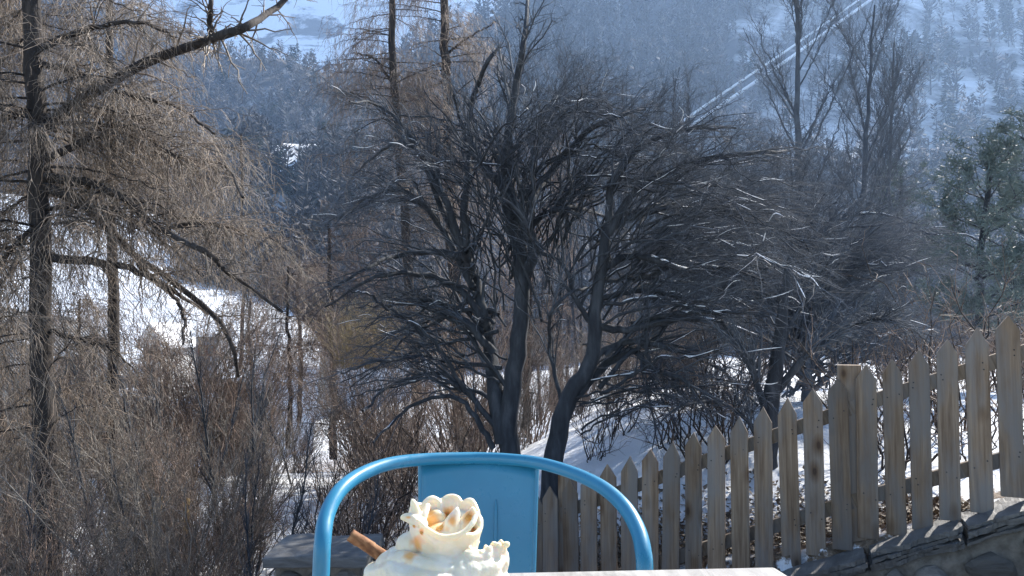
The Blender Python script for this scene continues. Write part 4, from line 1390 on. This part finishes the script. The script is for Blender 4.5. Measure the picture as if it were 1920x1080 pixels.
def fence():
    base = fence_pt(1440, 1060)
    root = empty('picket_fence', base)
    tag(root, 'weathered wooden picket fence with pointed boards climbing to the right along the stair wall', 'fence')
    peaks = [(680, 1050), (716, 1037), (752, 1022), (788, 1008), (824, 992), (860, 977), (896, 962), (932, 946), (967, 932), (1004, 922),
             (1032, 912), (1068, 898), (1104, 884), (1140, 870), (1180, 855), (1219, 842), (1260, 827), (1300, 810), (1343, 797), (1385, 780), (1430, 762),
             (1475, 745), (1523, 728), (1570, 710), (1623, 684), (1672, 673), (1722, 655), (1775, 636), (1830, 613), (1888, 592), (1948, 570), (2010, 548)]
    ang = math.atan2(fd.y, fd.x)
    rr = random.Random(3)
    meshes = [picket_mesh(.104, .95, .022, k) for k in range(6)]
    for i, (px, py) in enumerate(peaks):
        p = fence_pt(px, py)
        wide = 1.08 if px == 1623 else 1.0
        o = bpy.data.objects.new('picket', meshes[rr.randrange(6)])
        o.location = p - base
        o.rotation_euler = (rr.gauss(0, .008), rr.gauss(0, .010), ang + rr.gauss(0, .02))
        o.scale = ((.92 if px < 1000 else 1) * wide * rr.uniform(.93, 1.05), 1, rr.uniform(.98, 1.03))
        link(o, root)
    # posts
    pp = {}
    for (px, py, wd) in ((655, 1045, .10), (1058, 890, .10), (1592, 685, .125), (2040, 530, .11)):
        p = fence_pt(px, py) + Vector((fn.x, fn.y, 0)) * .066
        bm = bmesh.new()
        box_bm(bm, (-wd/2, -.05, -1.12), (wd/2, .05, 0), .004)
        o = bm_obj('post', bm, M_wood, root)
        o.location = p - base; o.rotation_euler = (0, 0, ang)
        pp[px] = fence_pt(px, py)
    ks = sorted(pp)
    for a, b in zip(ks[:-1], ks[1:]):
        for dz in (-.20, -.715):
            A = fence_pt(a, 0); B = fence_pt(b, 0)
            def peak_at(x):
                ys = np.interp(x, [p[0] for p in peaks], [p[1] for p in peaks])
                return fence_pt(x, ys)
            A, B = peak_at(a + 2), peak_at(b - 2)
            v = Vector((fn.x, fn.y, 0)) * .031
            A = A + v + Vector((0, 0, dz)); B = B + v + Vector((0, 0, dz))
            d = B - A
            bm = bmesh.new()
            box_bm(bm, (0, -.018, -.038), (d.length, .018, .038), .003)
            o = bm_obj('rail', bm, M_wood2, root)
            x = d.normalized(); y = Vector((fn.x, fn.y, 0)); z = x.cross(y).normalized()
            o.matrix_local = Matrix.Translation(A - base) @ Matrix((x, y, z)).transposed().to_4x4()
    # nail heads
    bm = bmesh.new()
    for (px, py) in peaks:
        if px < 1000: continue
        p = fence_pt(px, py)
        for dz in (-.185, -.215, -.70, -.73):
            sx = rr.choice((-1, 1)) * rr.uniform(.022, .034)
            c = p + Vector((fd.x, fd.y, 0)) * sx - Vector((fn.x, fn.y, 0)) * .0125 + Vector((0, 0, dz + rr.uniform(-.01, .01)))
            bmesh.ops.create_icosphere(bm, subdivisions=1, radius=.0042, matrix=Matrix.Translation(c - base))
    tag(bm_obj('nail', bm, M_glass, root), kind='stuff')
fence()

# ------------------------------------------------------------------ slate-capped pillar at the foot of the stairs
def pillar():
    Yf = 4.1
    A, B = at(492, 1044, Yf), at(692, 1044, Yf)
    z = A.z; w = B.x - A.x
    root = empty('stone_pillar', (A.x + w / 2, Yf + .23, z - 1.2))
    tag(root, 'low stone pillar with a grey slate cap behind the left side of the chair arch', 'pillar')
    bm = bmesh.new()
    vs_ = box_bm(bm, (-w/2, -.23, 1.14), (w/2, .23, 1.2), .008)
    bmesh.ops.subdivide_edges(bm, edges=bm.edges[:], cuts=3, use_grid_fill=True)
    for v in bm.verts:
        v.co += Vector((mnoise.noise(v.co * 9), mnoise.noise(v.co * 9 + Vector((5, 0, 0))), mnoise.noise(v.co * 8 + Vector((0, 7, 0))))) * .016
    bm_obj('cap', bm, M_slate, root)
    bm = bmesh.new()
    box_bm(bm, (-w/2 + .06, -.18, -.6), (w/2 - .06, .19, 1.138))
    bm_obj('mortar_core', bm, M_mortar, root)
    rr = random.Random(9); k = 100
    for face in range(3):
        zz = 1.12
        while zz > .2:
            h = rr.uniform(.08, .13); 
            half = (w/2 - .06) if face == 0 else .18
            u = -half
            while u < half - .04:
                ww = min(rr.uniform(.12, .22), half - u)
                bm = bmesh.new()
                if face == 0:
                    c = Vector((u + ww/2, -.175, zz - h/2)); M3 = Matrix.Identity(3)
                else:
                    s = 1 if face == 1 else -1
                    c = Vector((s * (w/2 - .065), u + ww/2, zz - h/2)); M3 = Matrix.Rotation(math.pi/2, 3, 'Z')
                rock_bm(bm, c, ww * .52, .045, h * .52, k, M3); k += 1
                bm_obj('stone', bm, M_stone, root)
                u += ww + .012
            zz -= h + .012
pillar()

# ------------------------------------------------------------------ blue metal armchair
def sweep(path, radii, k=14):
    P = np.array([list(p) for p in path])[None]
    return tubes(P, np.array(radii)[None], k)

def chair():
    root = empty('metal_armchair', (-.04, 1.05, 0))
    tag(root, 'blue painted metal armchair at the table, with a sheet back splat under its tube arch', 'chair')
    org = np.array(root.location)
    # arch: pixel, pixel row and depth along the tube
    pts = [(600, 1130, .985), (602, 1075, .99), (605, 1015, 1.0), (613, 965, 1.03), (637, 920, 1.07), (678, 889, 1.12), (733, 869, 1.17), (800, 861, 1.21), (870, 859, 1.23), (905, 859, 1.235), (950, 861, 1.23),
           (1010, 868, 1.21), (1075, 887, 1.17), (1130, 914, 1.12), (1172, 952, 1.07), (1197, 996, 1.03), (1207, 1040, 1.0), (1209, 1075, .99), (1211, 1130, .985)]
    Q = [list(at(*p)) for p in pts]
    zs = .45
    L0, R0 = Vector(Q[0]), Vector(Q[-1])
    Q = [[L0.x + .012, .965, zs + .01]] + Q + [[R0.x - .012, .965, zs + .01]]
    P = catmull(np.array(Q), 120)
    V, q = tubes(P[None], (.0114 - .0017 * np.clip((P[:, 1] - 1.0) / .23, 0, 1))[None], 16)
    arch = mesh_obj('arch_tube', V - org, q, M_blue, root, smooth=True)
    # back splat: a curved sheet hung under the arch with folded edges
    nx, nz = 16, 14
    tl, tr = at(787, 872, 1.222), at(1007, 876, 1.222)
    bl, br = Vector((tl.x + .012, 1.16, zs)), Vector((tr.x - .012, 1.16, zs))
    def splat(u, v, off=0.0):
        a = tl.lerp(bl, v); b = tr.lerp(br, v)
        p = a.lerp(b, u)
        p.z += .012 * (1 - (2 * u - 1) ** 2) * (1 - v)
        p.y += .016 * (1 - (2 * u - 1) ** 2) + off
        return p
    bm = bmesh.new()
    G = {}
    for s, off in ((0, 0.0), (1, .0022)):
        for i in range(nx + 1):
            for j in range(nz + 1):
                G[s, i, j] = bm.verts.new(splat(i / nx, j / nz, off) - root.location)
    for i in range(nx):
        for j in range(nz):
            for s in (0, 1):
                bm.faces.new((G[s, i, j], G[s, i + 1, j], G[s, i + 1, j + 1], G[s, i, j + 1]))
    for j in range(nz):
        for i in (0, nx):
            bm.faces.new((G[0, i, j], G[0, i, j + 1], G[1, i, j + 1], G[1, i, j]))
    for i in range(nx):
        for j in (0, nz):
            bm.faces.new((G[0, i, j], G[0, i + 1, j], G[1, i + 1, j], G[1, i, j]))
    sp = bm_obj('back_splat', bm, M_blue, root, True)
    for e_ in (0, 1):
        pth = [splat(e_, v, .003) for v in np.linspace(0, 1, 14)]
        V, q = sweep(pth, [.0034] * 14, 8)
        mesh_obj('folded_edge', V - org, q, M_blue, sp, smooth=True)
    pth = [splat(.655, v, -.0012) for v in np.linspace(.21, .62, 10)]
    V, q = sweep(pth, [.0008] + [.0028] * 8 + [.0008], 8)
    mesh_obj('pressed_rib', V - org, q, M_blue, sp, smooth=True)
    # lip where the sheet is welded to the tube
    pth = [splat(u, -.004, -.0005) for u in np.linspace(.0, 1, 12)]
    V, q = sweep(pth, [.0028] * 12, 8)
    mesh_obj('weld_lip', V - org, q, M_blue, root, smooth=True)
    # seat pan
    bm = bmesh.new()
    r = box_bm(bm, (-.19, -.15, zs - .03), (.19, .15, zs), .012)
    bm_obj('seat', bm, M_blue, root, True)
    for sx in (-1, 1):
        for sy in (-1, 1):
            top = Vector((sx * .175, sy * .125, zs - .02)); bot = Vector((sx * .24, sy * .20, .004))
            V, q = sweep([top.lerp(bot, t) for t in np.linspace(0, 1, 6)], np.linspace(.02, .012, 6), 10)
            leg = mesh_obj('leg', V, q, M_blue, root, smooth=True)
            bm = bmesh.new()
            bmesh.ops.create_cone(bm, cap_ends=True, segments=12, radius1=.015, radius2=.014, depth=.02, matrix=Matrix.Translation(bot + Vector((0, 0, .007))))
            bm_obj('foot_cap', bm, M_glass, leg)
    # arm feet: short brackets tying the arch to the seat
    for sx, E in ((-1, Vector(Q[0])), (1, Vector(Q[-1]))):
        a = E - root.location; b = Vector((sx * .18, -.06, zs - .015))
        V, q = sweep([a.lerp(b, t) for t in np.linspace(0, 1, 5)], [.0118] * 5, 10)
        mesh_obj('arm_bracket', V, q, M_blue, root, smooth=True)
chair()

# ------------------------------------------------------------------ table
TZ = .73
def table():
    C = at(1466, 1061, 1.0); k = (ZC - TZ) / (ZC - C.z)
    corner = Vector((C.x * k, k, TZ))
    C2 = at(600, 1079.5, 1.0); k2 = (ZC - TZ) / (ZC - C2.z)
    other = Vector((C2.x * k2, k2, TZ))
    dx = (corner - other).normalized()
    ang = math.atan2(dx.y, dx.x)
    root = empty('table', (corner.x, corner.y, 0), ang)
    tag(root, 'bleached pale wooden table whose far edge runs along the bottom of the view', 'table')
    rr = random.Random(2)
    W, D = 1.15, .66
    n = 6; pw = D / n
    for i in range(n):
        bm = bmesh.new()
        vs_ = box_bm(bm, (-W, -(i + 1) * pw + .0016, TZ - .026), (0, -i * pw - .0016, TZ), .003)
        if i == 0:
            for v in bm.verts:
                if v.co.x > -.02 and v.co.y > -.03:
                    f = (v.co.y + .03) / .03
                    v.co.x -= .012 * f * f
        bm.transform(Matrix.Translation((W / 2, 0, 0)))
        o = bm_obj('plank', bm, M_table, root); o.location = (-W / 2, 0, 0)
    for x in (-W + .06, -.09):
        bm = bmesh.new(); box_bm(bm, (x - .02, -D + .03, TZ - .066), (x + .02, -.03, TZ - .027), .003)
        bm_obj('cross_bar', bm, M_table, root)
        for y in (-D + .06, -.06):
            bm = bmesh.new(); box_bm(bm, (x - .025, y - .025, 0), (x + .025, y + .025, TZ - .068), .004)
            bm_obj('leg', bm, M_table, root)
table()

# ------------------------------------------------------------------ whipped cream dessert
def cream_mat():
    m, t, b = new_mat('whipped_cream')
    v = coords(t, 'Object')
    f = noise_tex(t, 60, 4, .6, v)
    t.links.new(ramp(t, f, [(.35, (.78, .69, .49)), (.62, (.83, .77, .63))]), b.inputs['Base Color'])
    src = b.inputs['Base Color'].links[0].from_socket
    ca = N_(t, 'ShaderNodeAttribute'); ca.attribute_name = 'caramel'
    cm = N_(t, 'ShaderNodeMix', data_type='RGBA'); t.links.new(ca.outputs['Fac'], cm.inputs[0])
    t.links.new(src, cm.inputs[6]); cm.inputs[7].default_value = (.83, .46, .16, 1)
    t.links.new(cm.outputs[2], b.inputs['Base Color'])
    b.inputs['Roughness'].default_value = .38
    b.inputs['Subsurface Weight'].default_value = .6
    b.inputs['Subsurface Radius'].default_value = (1.0, .75, .42)
    b.inputs['Subsurface Scale'].default_value = .006
    g = noise_tex(t, 900, 3, .6, v)
    bump(t, b, g, .25, .0006)
    return m
M_cream = cream_mat()
def caramel_mat():
    m, t, b = new_mat('caramel')
    v = coords(t, 'Object')
    f = noise_tex(t, 90, 3, .5, v)
    t.links.new(ramp(t, f, [(.3, (.78, .27, .05)), (.7, (.90, .45, .12))]), b.inputs['Base Color'])
    b.inputs['Roughness'].default_value = .22
    b.inputs['Subsurface Weight'].default_value = .5
    b.inputs['Subsurface Radius'].default_value = (1, .5, .15)
    b.inputs['Subsurface Scale'].default_value = .004
    return m
M_caramel = caramel_mat()
M_wafer = mottled('baked_wafer', [(.3, (.15, .06, .028)), (.5, (.28, .125, .055)), (.72, (.46, .25, .12))], 120, .75, .6, .001)

YD = .45
SD = YD / F
C0 = at(820, 1080, YD)
def wafer_bands():
    t = M_wafer.node_tree; b = t.nodes['Principled BSDF']; src = b.inputs['Base Color'].links[0].from_socket
    wv = N_(t, 'ShaderNodeTexWave', bands_direction='DIAGONAL'); wv.inputs['Scale'].default_value = 110; wv.inputs['Distortion'].default_value = 5; wv.inputs['Detail'].default_value = 3
    t.links.new(coords(t, 'Object'), wv.inputs['Vector'])
    m2 = N_(t, 'ShaderNodeMix', data_type='RGBA', blend_type='MULTIPLY'); m2.inputs[0].default_value = .4
    t.links.new(src, m2.inputs[6]); t.links.new(ramp(t, wv.outputs['Fac'], [(.1, (.35, .28, .25)), (.5, (1, 1, 1))]), m2.inputs[7])
    t.links.new(m2.outputs[2], b.inputs['Base Color'])
wafer_bands()
def dl(px, py, dep=0.0):
    """dessert local coordinates in metres from photo pixels and a depth in the same pixel unit"""
    return Vector(((px - 820) * SD, dep * SD, (1080 - py) * SD))

def dessert():
    base = Vector((C0.x, C0.y, TZ))
    root = empty('dessert', base)
    tag(root, 'swirled whipped cream with caramel drops topping a cup on the table', 'dessert')
    lift = C0 - base
    rr = random.Random(12)
    bm = bmesh.new()
    def ball(px, py, dep, r, sc=(1, 1, 1), sub=3):
        g = bmesh.ops.create_icosphere(bm, subdivisions=sub, radius=r * SD)
        c = dl(px, py, dep)
        for v in g['verts']:
            v.co = Vector((v.co.x * sc[0], v.co.y * sc[1], v.co.z * sc[2])) + c
    def tube(pts, radii, n=40):
        P = catmull([list(dl(*p)) for p in pts], n)
        R = np.interp(np.linspace(0, 1, n), np.linspace(0, 1, len(radii)), radii) * SD
        for p, r in zip(P, R):
            g = bmesh.ops.create_icosphere(bm, subdivisions=2, radius=r)
            for v in g['verts']: v.co += Vector(p)
    # lower mound, lumpy
    ball(822, 1096, 0, 100, (1.20, 1.05, .60), 4)
    for i in range(16):
        a = rr.uniform(0, 6.283); k = rr.uniform(.3, 1)
        ball(822 + math.cos(a) * 105 * k, 1062 + 26 * k + rr.uniform(-8, 8), math.sin(a) * 92 * k, rr.uniform(18, 30), (1.3, 1, .7), 3)
    for (x, y, d, r) in ((752, 1056, -10, 36), (722, 1078, 0, 32), (778, 1038, 0, 32), (820, 1062, -30, 46), (866, 1066, -30, 42), (900, 1078, -20, 36), (780, 1076, -40, 44)):
        ball(x, y, d, r, (1.2, 1, .9))
    tube([(702, 1076, -6), (744, 1058, -46), (800, 1066, -78), (856, 1072, -62), (900, 1064, -44)], [14, 20, 22, 20, 14], 70)
    tube([(724, 1058, -10), (760, 1040, -40), (806, 1046, -60), (852, 1052, -56)], [12, 17, 18, 12], 60)
    tube([(690, 1104, -10), (740, 1100, -50), (810, 1104, -66), (880, 1102, -52), (930, 1096, -24)], [18, 22, 24, 22, 18], 80)
    # frilly right-hand fold
    fr = [(858, 1052, -30), (880, 1040, -34), (902, 1040, -28), (920, 1036, -16), (934, 1030, -2)]
    tube(fr, [20, 18, 15, 13, 11])
    tube([(862, 1066, -46), (890, 1060, -44), (918, 1056, -26), (936, 1046, -4)], [24, 22, 18, 12])
    tube([(938, 1028, 0), (938, 1048, 0), (930, 1070, -2), (915, 1090, -5)], [9, 15, 18, 20])
    for i in range(34):
        t = rr.random()
        P = catmull([list(p) for p in fr], 20)[min(19, int(t * 20))]
        x, y, d = P
        ball(x + rr.uniform(-6, 6), y - rr.uniform(8, 15), d + rr.uniform(-8, 10), rr.uniform(3, 6.5), (1, 1, 1.3), 2)
    for i in range(22):
        ball(944 + rr.uniform(-7, 3), rr.uniform(1020, 1062), rr.uniform(-12, 10), rr.uniform(3, 6), (1, 1, 1), 2)
    # the rosette: a wall of cream spiralling up round a hollow
    n = 90
    for lev in range(9):
        f = lev / 8
        for i in range(n):
            a = i / n * 6.283
            rx = 46 + 18 * f ** .8; ry = 42 + 14 * f
            tw = .05 * math.sin(3 * a + 1) * f
            x = 832 + rx * (1 + tw) * math.cos(a); d = 6 + ry * (1 + tw) * math.sin(a)
            top = 98 + 20 * math.sin(a) - 8 * max(0, math.cos(a - .2)) + 4 * math.sin(5 * a) + 12 * max(0, math.cos(a - math.pi)) 
            z = 40 + (top - 40) * f
            r = 13 - 7.0 * f + 1.2 * math.sin(4 * a + lev)
            g = bmesh.ops.create_icosphere(bm, subdivisions=1, radius=r * SD)
            c = dl(x, 1080 - z, d)
            for v in g['verts']: v.co += c
    ball(834, 1018, 6, 46, (1.05, .95, .72), 3)       # floor of the hollow
    # rim lip rolling out at the front
    tube([(790, 972, -38), (806, 984, -46), (834, 996, -52), (862, 994, -46), (884, 980, -30), (892, 966, -8)], [5, 5.5, 6, 6, 5.5, 5])
    # back folds and inner peak
    tube([(786, 990, 24), (792, 962, 36), (806, 950, 42), (820, 962, 38), (818, 984, 30)], [9, 8, 7, 8, 11])
    tube([(820, 984, 34), (828, 956, 46), (842, 948, 50), (856, 956, 44), (850, 986, 34)], [10, 8, 7, 7.5, 11])
    tube([(858, 990, 34), (868, 960, 40), (880, 953, 34), (889, 964, 22), (894, 990, 10)], [10, 8, 6.5, 6, 9])
    ball(812, 982, 26, 17, (1.2, .8, 1)); ball(862, 984, 24, 18, (1.1, .8, 1))
    ball(806, 970, 40, 14, (1.1, .6, 1.2)); ball(842, 966, 46, 16, (1.0, .6, 1.2)); ball(877, 974, 32, 14, (.9, .6, 1.4))
    tube([(842, 1000, -6), (846, 984, -4), (853, 968, 0), (856, 958, 2)], [20, 15, 8, 3])
    tube([(868, 996, 4), (876, 978, 6), (884, 962, 8)], [16, 12, 6])
    # left spike and curl
    tube([(786, 990, -14), (782, 966, -14), (778, 948, -14), (775, 940, -13)], [15, 11, 7.5, 4])
    tube([(792, 982, -22), (778, 972, -24), (766, 968, -24), (759, 969, -22)], [13, 11, 8, 5])
    tube([(786, 985, -16), (796, 968, -10), (800, 955, 6)], [10, 8, 6])
    # nestling ball at left under the rosette
    ball(772, 1022, -12, 24, (1.15, 1, 1.05))
    tmp = bm_obj('cream_raw', bm, M_cream)
    md = tmp.modifiers.new('r', 'REMESH'); md.mode = 'VOXEL'; md.voxel_size = 1.5 * SD
    sm = tmp.modifiers.new('s', 'SMOOTH'); sm.iterations = 12; sm.factor = .5
    dg = bpy.context.evaluated_depsgraph_get()
    me = bpy.data.meshes.new_from_object(tmp.evaluated_get(dg), depsgraph=dg)
    bpy.data.objects.remove(tmp)
    nv = len(me.vertices)
    co = np.zeros(nv * 3, np.float32); me.vertices.foreach_get('co', co)
    no = np.zeros(nv * 3, np.float32); me.vertices.foreach_get('normal', no)
    co = co.reshape(-1, 3); no = no.reshape(-1, 3)
    disp = np.zeros(nv)
    for i in range(nv):
        p = Vector(co[i]) / SD
        w = 1.0 if p.z < 52 or p.x > 40 and p.z < 62 else .35
        disp[i] = (mnoise.noise(p / 26) * 3.6 + mnoise.noise(p / 11) * 1.2 + mnoise.noise(p / 4.2) * .4) * w
    co = co + no * (disp * SD)[:, None].astype(np.float32)
    me.vertices.foreach_set('co', co.ravel())
    for p in me.polygons: p.use_smooth = True
    me.materials.clear(); me.materials.append(M_cream)
    me.name = 'cream'
    me.update()
    o = bpy.data.objects.new('cream', me); link(o, root); o.location = lift
    # caramel drops laid on the surface that faces the eye
    from mathutils.bvhtree import BVHTree
    bv = BVHTree.FromPolygons([Vector(c) for c in co], [tuple(p.vertices) for p in me.polygons])
    eye = Vector((0, 0, ZC)) - C0
    drops = [(812, 978, 18, 1.0), (826, 990, 13, .8), (806, 960, 12, .9), (841, 960, 14, .8), (879, 970, 12, 1.6), (848, 976, 9, 1.1),
             (790, 999, 6, 1.2), (776, 987, 5, .7), (768, 1042, 13, .8), (782, 1018, 13, 1.0), (766, 970, 5, .5)]
    stain = np.zeros(nv)
    chips = []
    for k, (x, y, r, asp) in enumerate(drops):
        tgt = at(x, y, YD) - C0
        hit, nn, _, _ = bv.ray_cast(eye, (tgt - eye).normalized())
        if hit is None: continue
        dlt = (co - np.array(hit)) / SD
        dd = np.sqrt(dlt[:, 0] ** 2 + dlt[:, 1] ** 2 * .6 + (dlt[:, 2] / asp) ** 2)
        near = np.where(dd < r * 2)[0]
        for i in near:
            e = dd[i] / (r * (1 + .5 * mnoise.noise(Vector(co[i]) / SD / 9 + Vector((k, 0, 0)))))
            stain[i] = max(stain[i], min(1, max(0, 1.5 - 1.25 * e)))
        if k in (1, 4, 6, 7): chips.append((hit, nn, r))
    a_ = me.attributes.new('caramel', 'FLOAT', 'POINT'); a_.data.foreach_set('value', stain.astype(np.float32))
    for k, (hit, nn, r) in enumerate(chips):
        b2 = bmesh.new()
        bmesh.ops.create_icosphere(b2, subdivisions=3, radius=1)
        q = nn.to_track_quat('Z', 'Y').to_matrix()
        for v in b2.verts:
            e = 1 + .6 * mnoise.noise(v.co * 1.6 + Vector((k * 5, 0, 0)))
            h2, n2, _, _ = bv.find_nearest(hit + q @ Vector((v.co.x * r * .55 * e, v.co.y * r * .5 * e, 0)) * SD)
            v.co = h2 + n2 * (v.co.z * .9 - .05) * SD
        c = bm_obj('caramel_drop', b2, M_caramel, root, True); c.location = lift
    # cup below
    prof = [(.0, .002), (.030, .002), (.034, .004), (.0375, .02), (.0395, .05), (.0405, .0845), (.039, .0855), (.0375, .083), (.0365, .05), (.034, .02), (.0, .012)]
    bm = bmesh.new()
    seg = 40; rings = []
    for (r, z) in prof:
        rings.append([bm.verts.new((max(r, 1e-5) * math.cos(i / seg * 6.2832), max(r, 1e-5) * math.sin(i / seg * 6.2832), z)) for i in range(seg)])
    for a in range(len(rings) - 1):
        for i in range(seg):
            bm.faces.new((rings[a][i], rings[a][(i + 1) % seg], rings[a + 1][(i + 1) % seg], rings[a + 1][i]))
    cup = bm_obj('cup', bm, M_ceramic, root, True)
    V, q = sweep([Vector(p) for p in catmull([[.038, 0, .07], [.055, 0, .068], [.062, 0, .048], [.054, 0, .026], [.037, 0, .022]], 20)], [.0042] * 20, 10)
    mesh_obj('handle', V, q, M_ceramic, cup, smooth=True)
dessert()

def wafer():
    A, B = dl(662, 1003, -10), dl(760, 1072, 5)
    root = empty('wafer_stick', C0 + A)
    tag(root, 'brown rolled wafer stick poking out of the left side of the whipped cream', 'wafer')
    d = B - A; L = d.length; x = d.normalized(); up = Vector((0, -.3, 1)); y = up.cross(x).normalized(); z = x.cross(y)
    R3 = Matrix((x, y, z)).transposed()
    r = 11.5 * SD
    bm = bmesh.new()
    n, k = 60, 22
    rings = []
    for i in range(n + 1):
        t = i / n
        ring = []
        for j in range(k):
            a = j / k * 6.2832
            # the rolled edge winds round as a shallow step
            ph = (a / 6.2832 + t * 2.2) % 1.0
            rr_ = r * (.93 + .11 * ph) * (1 + .03 * mnoise.noise(Vector((t * 9, math.cos(a), math.sin(a)))))
            jag = (1.6 * SD * mnoise.noise(Vector((math.cos(a) * 2, math.sin(a) * 2, 4))) if i == 0 else 0)
            ring.append(bm.verts.new(R3 @ Vector((t * L + jag, math.cos(a) * rr_, math.sin(a) * rr_))))
        rings.append(ring)
    inner = [bm.verts.new(R3 @ Vector((0, math.cos(j / k * 6.2832) * r * .42, math.sin(j / k * 6.2832) * r * .42))) for j in range(k)]
    inner2 = [bm.verts.new(R3 @ Vector((.3 * L, math.cos(j / k * 6.2832) * r * .4, math.sin(j / k * 6.2832) * r * .4))) for j in range(k)]
    for i in range(n):
        for j in range(k):
            bm.faces.new((rings[i][j], rings[i][(j + 1) % k], rings[i + 1][(j + 1) % k], rings[i + 1][j]))
    for j in range(k):
        bm.faces.new((inner[j], inner[(j + 1) % k], rings[0][(j + 1) % k], rings[0][j]))
        bm.faces.new((inner2[j], inner2[(j + 1) % k], inner[(j + 1) % k], inner[j]))
    bm.faces.new(inner2); bm.faces.new(rings[-1])
    bm_obj('rolled_wafer', bm, M_wafer, root, True)
wafer()

# ------------------------------------------------------------------ mountain air
def haze():
    bm = bmesh.new()
    box_bm(bm, (-1500, -40, -16), (1900, 1760, 560))
    m = bpy.data.materials.new('mountain_air'); m.use_nodes = True
    t = m.node_tree
    t.nodes.clear()
    out = t.nodes.new('ShaderNodeOutputMaterial'); pv = t.nodes.new('ShaderNodeVolumePrincipled')
    pv.inputs['Color'].default_value = (.45, .66, 1.0, 1)
    pv.inputs['Density'].default_value = .00036
    pv.inputs['Anisotropy'].default_value = .3
    t.links.new(pv.outputs[0], out.inputs['Volume'])
    o = bm_obj('haze', bm, m)
    tag(o, 'thin blue winter haze filling the valley', 'haze', kind='stuff')
haze()
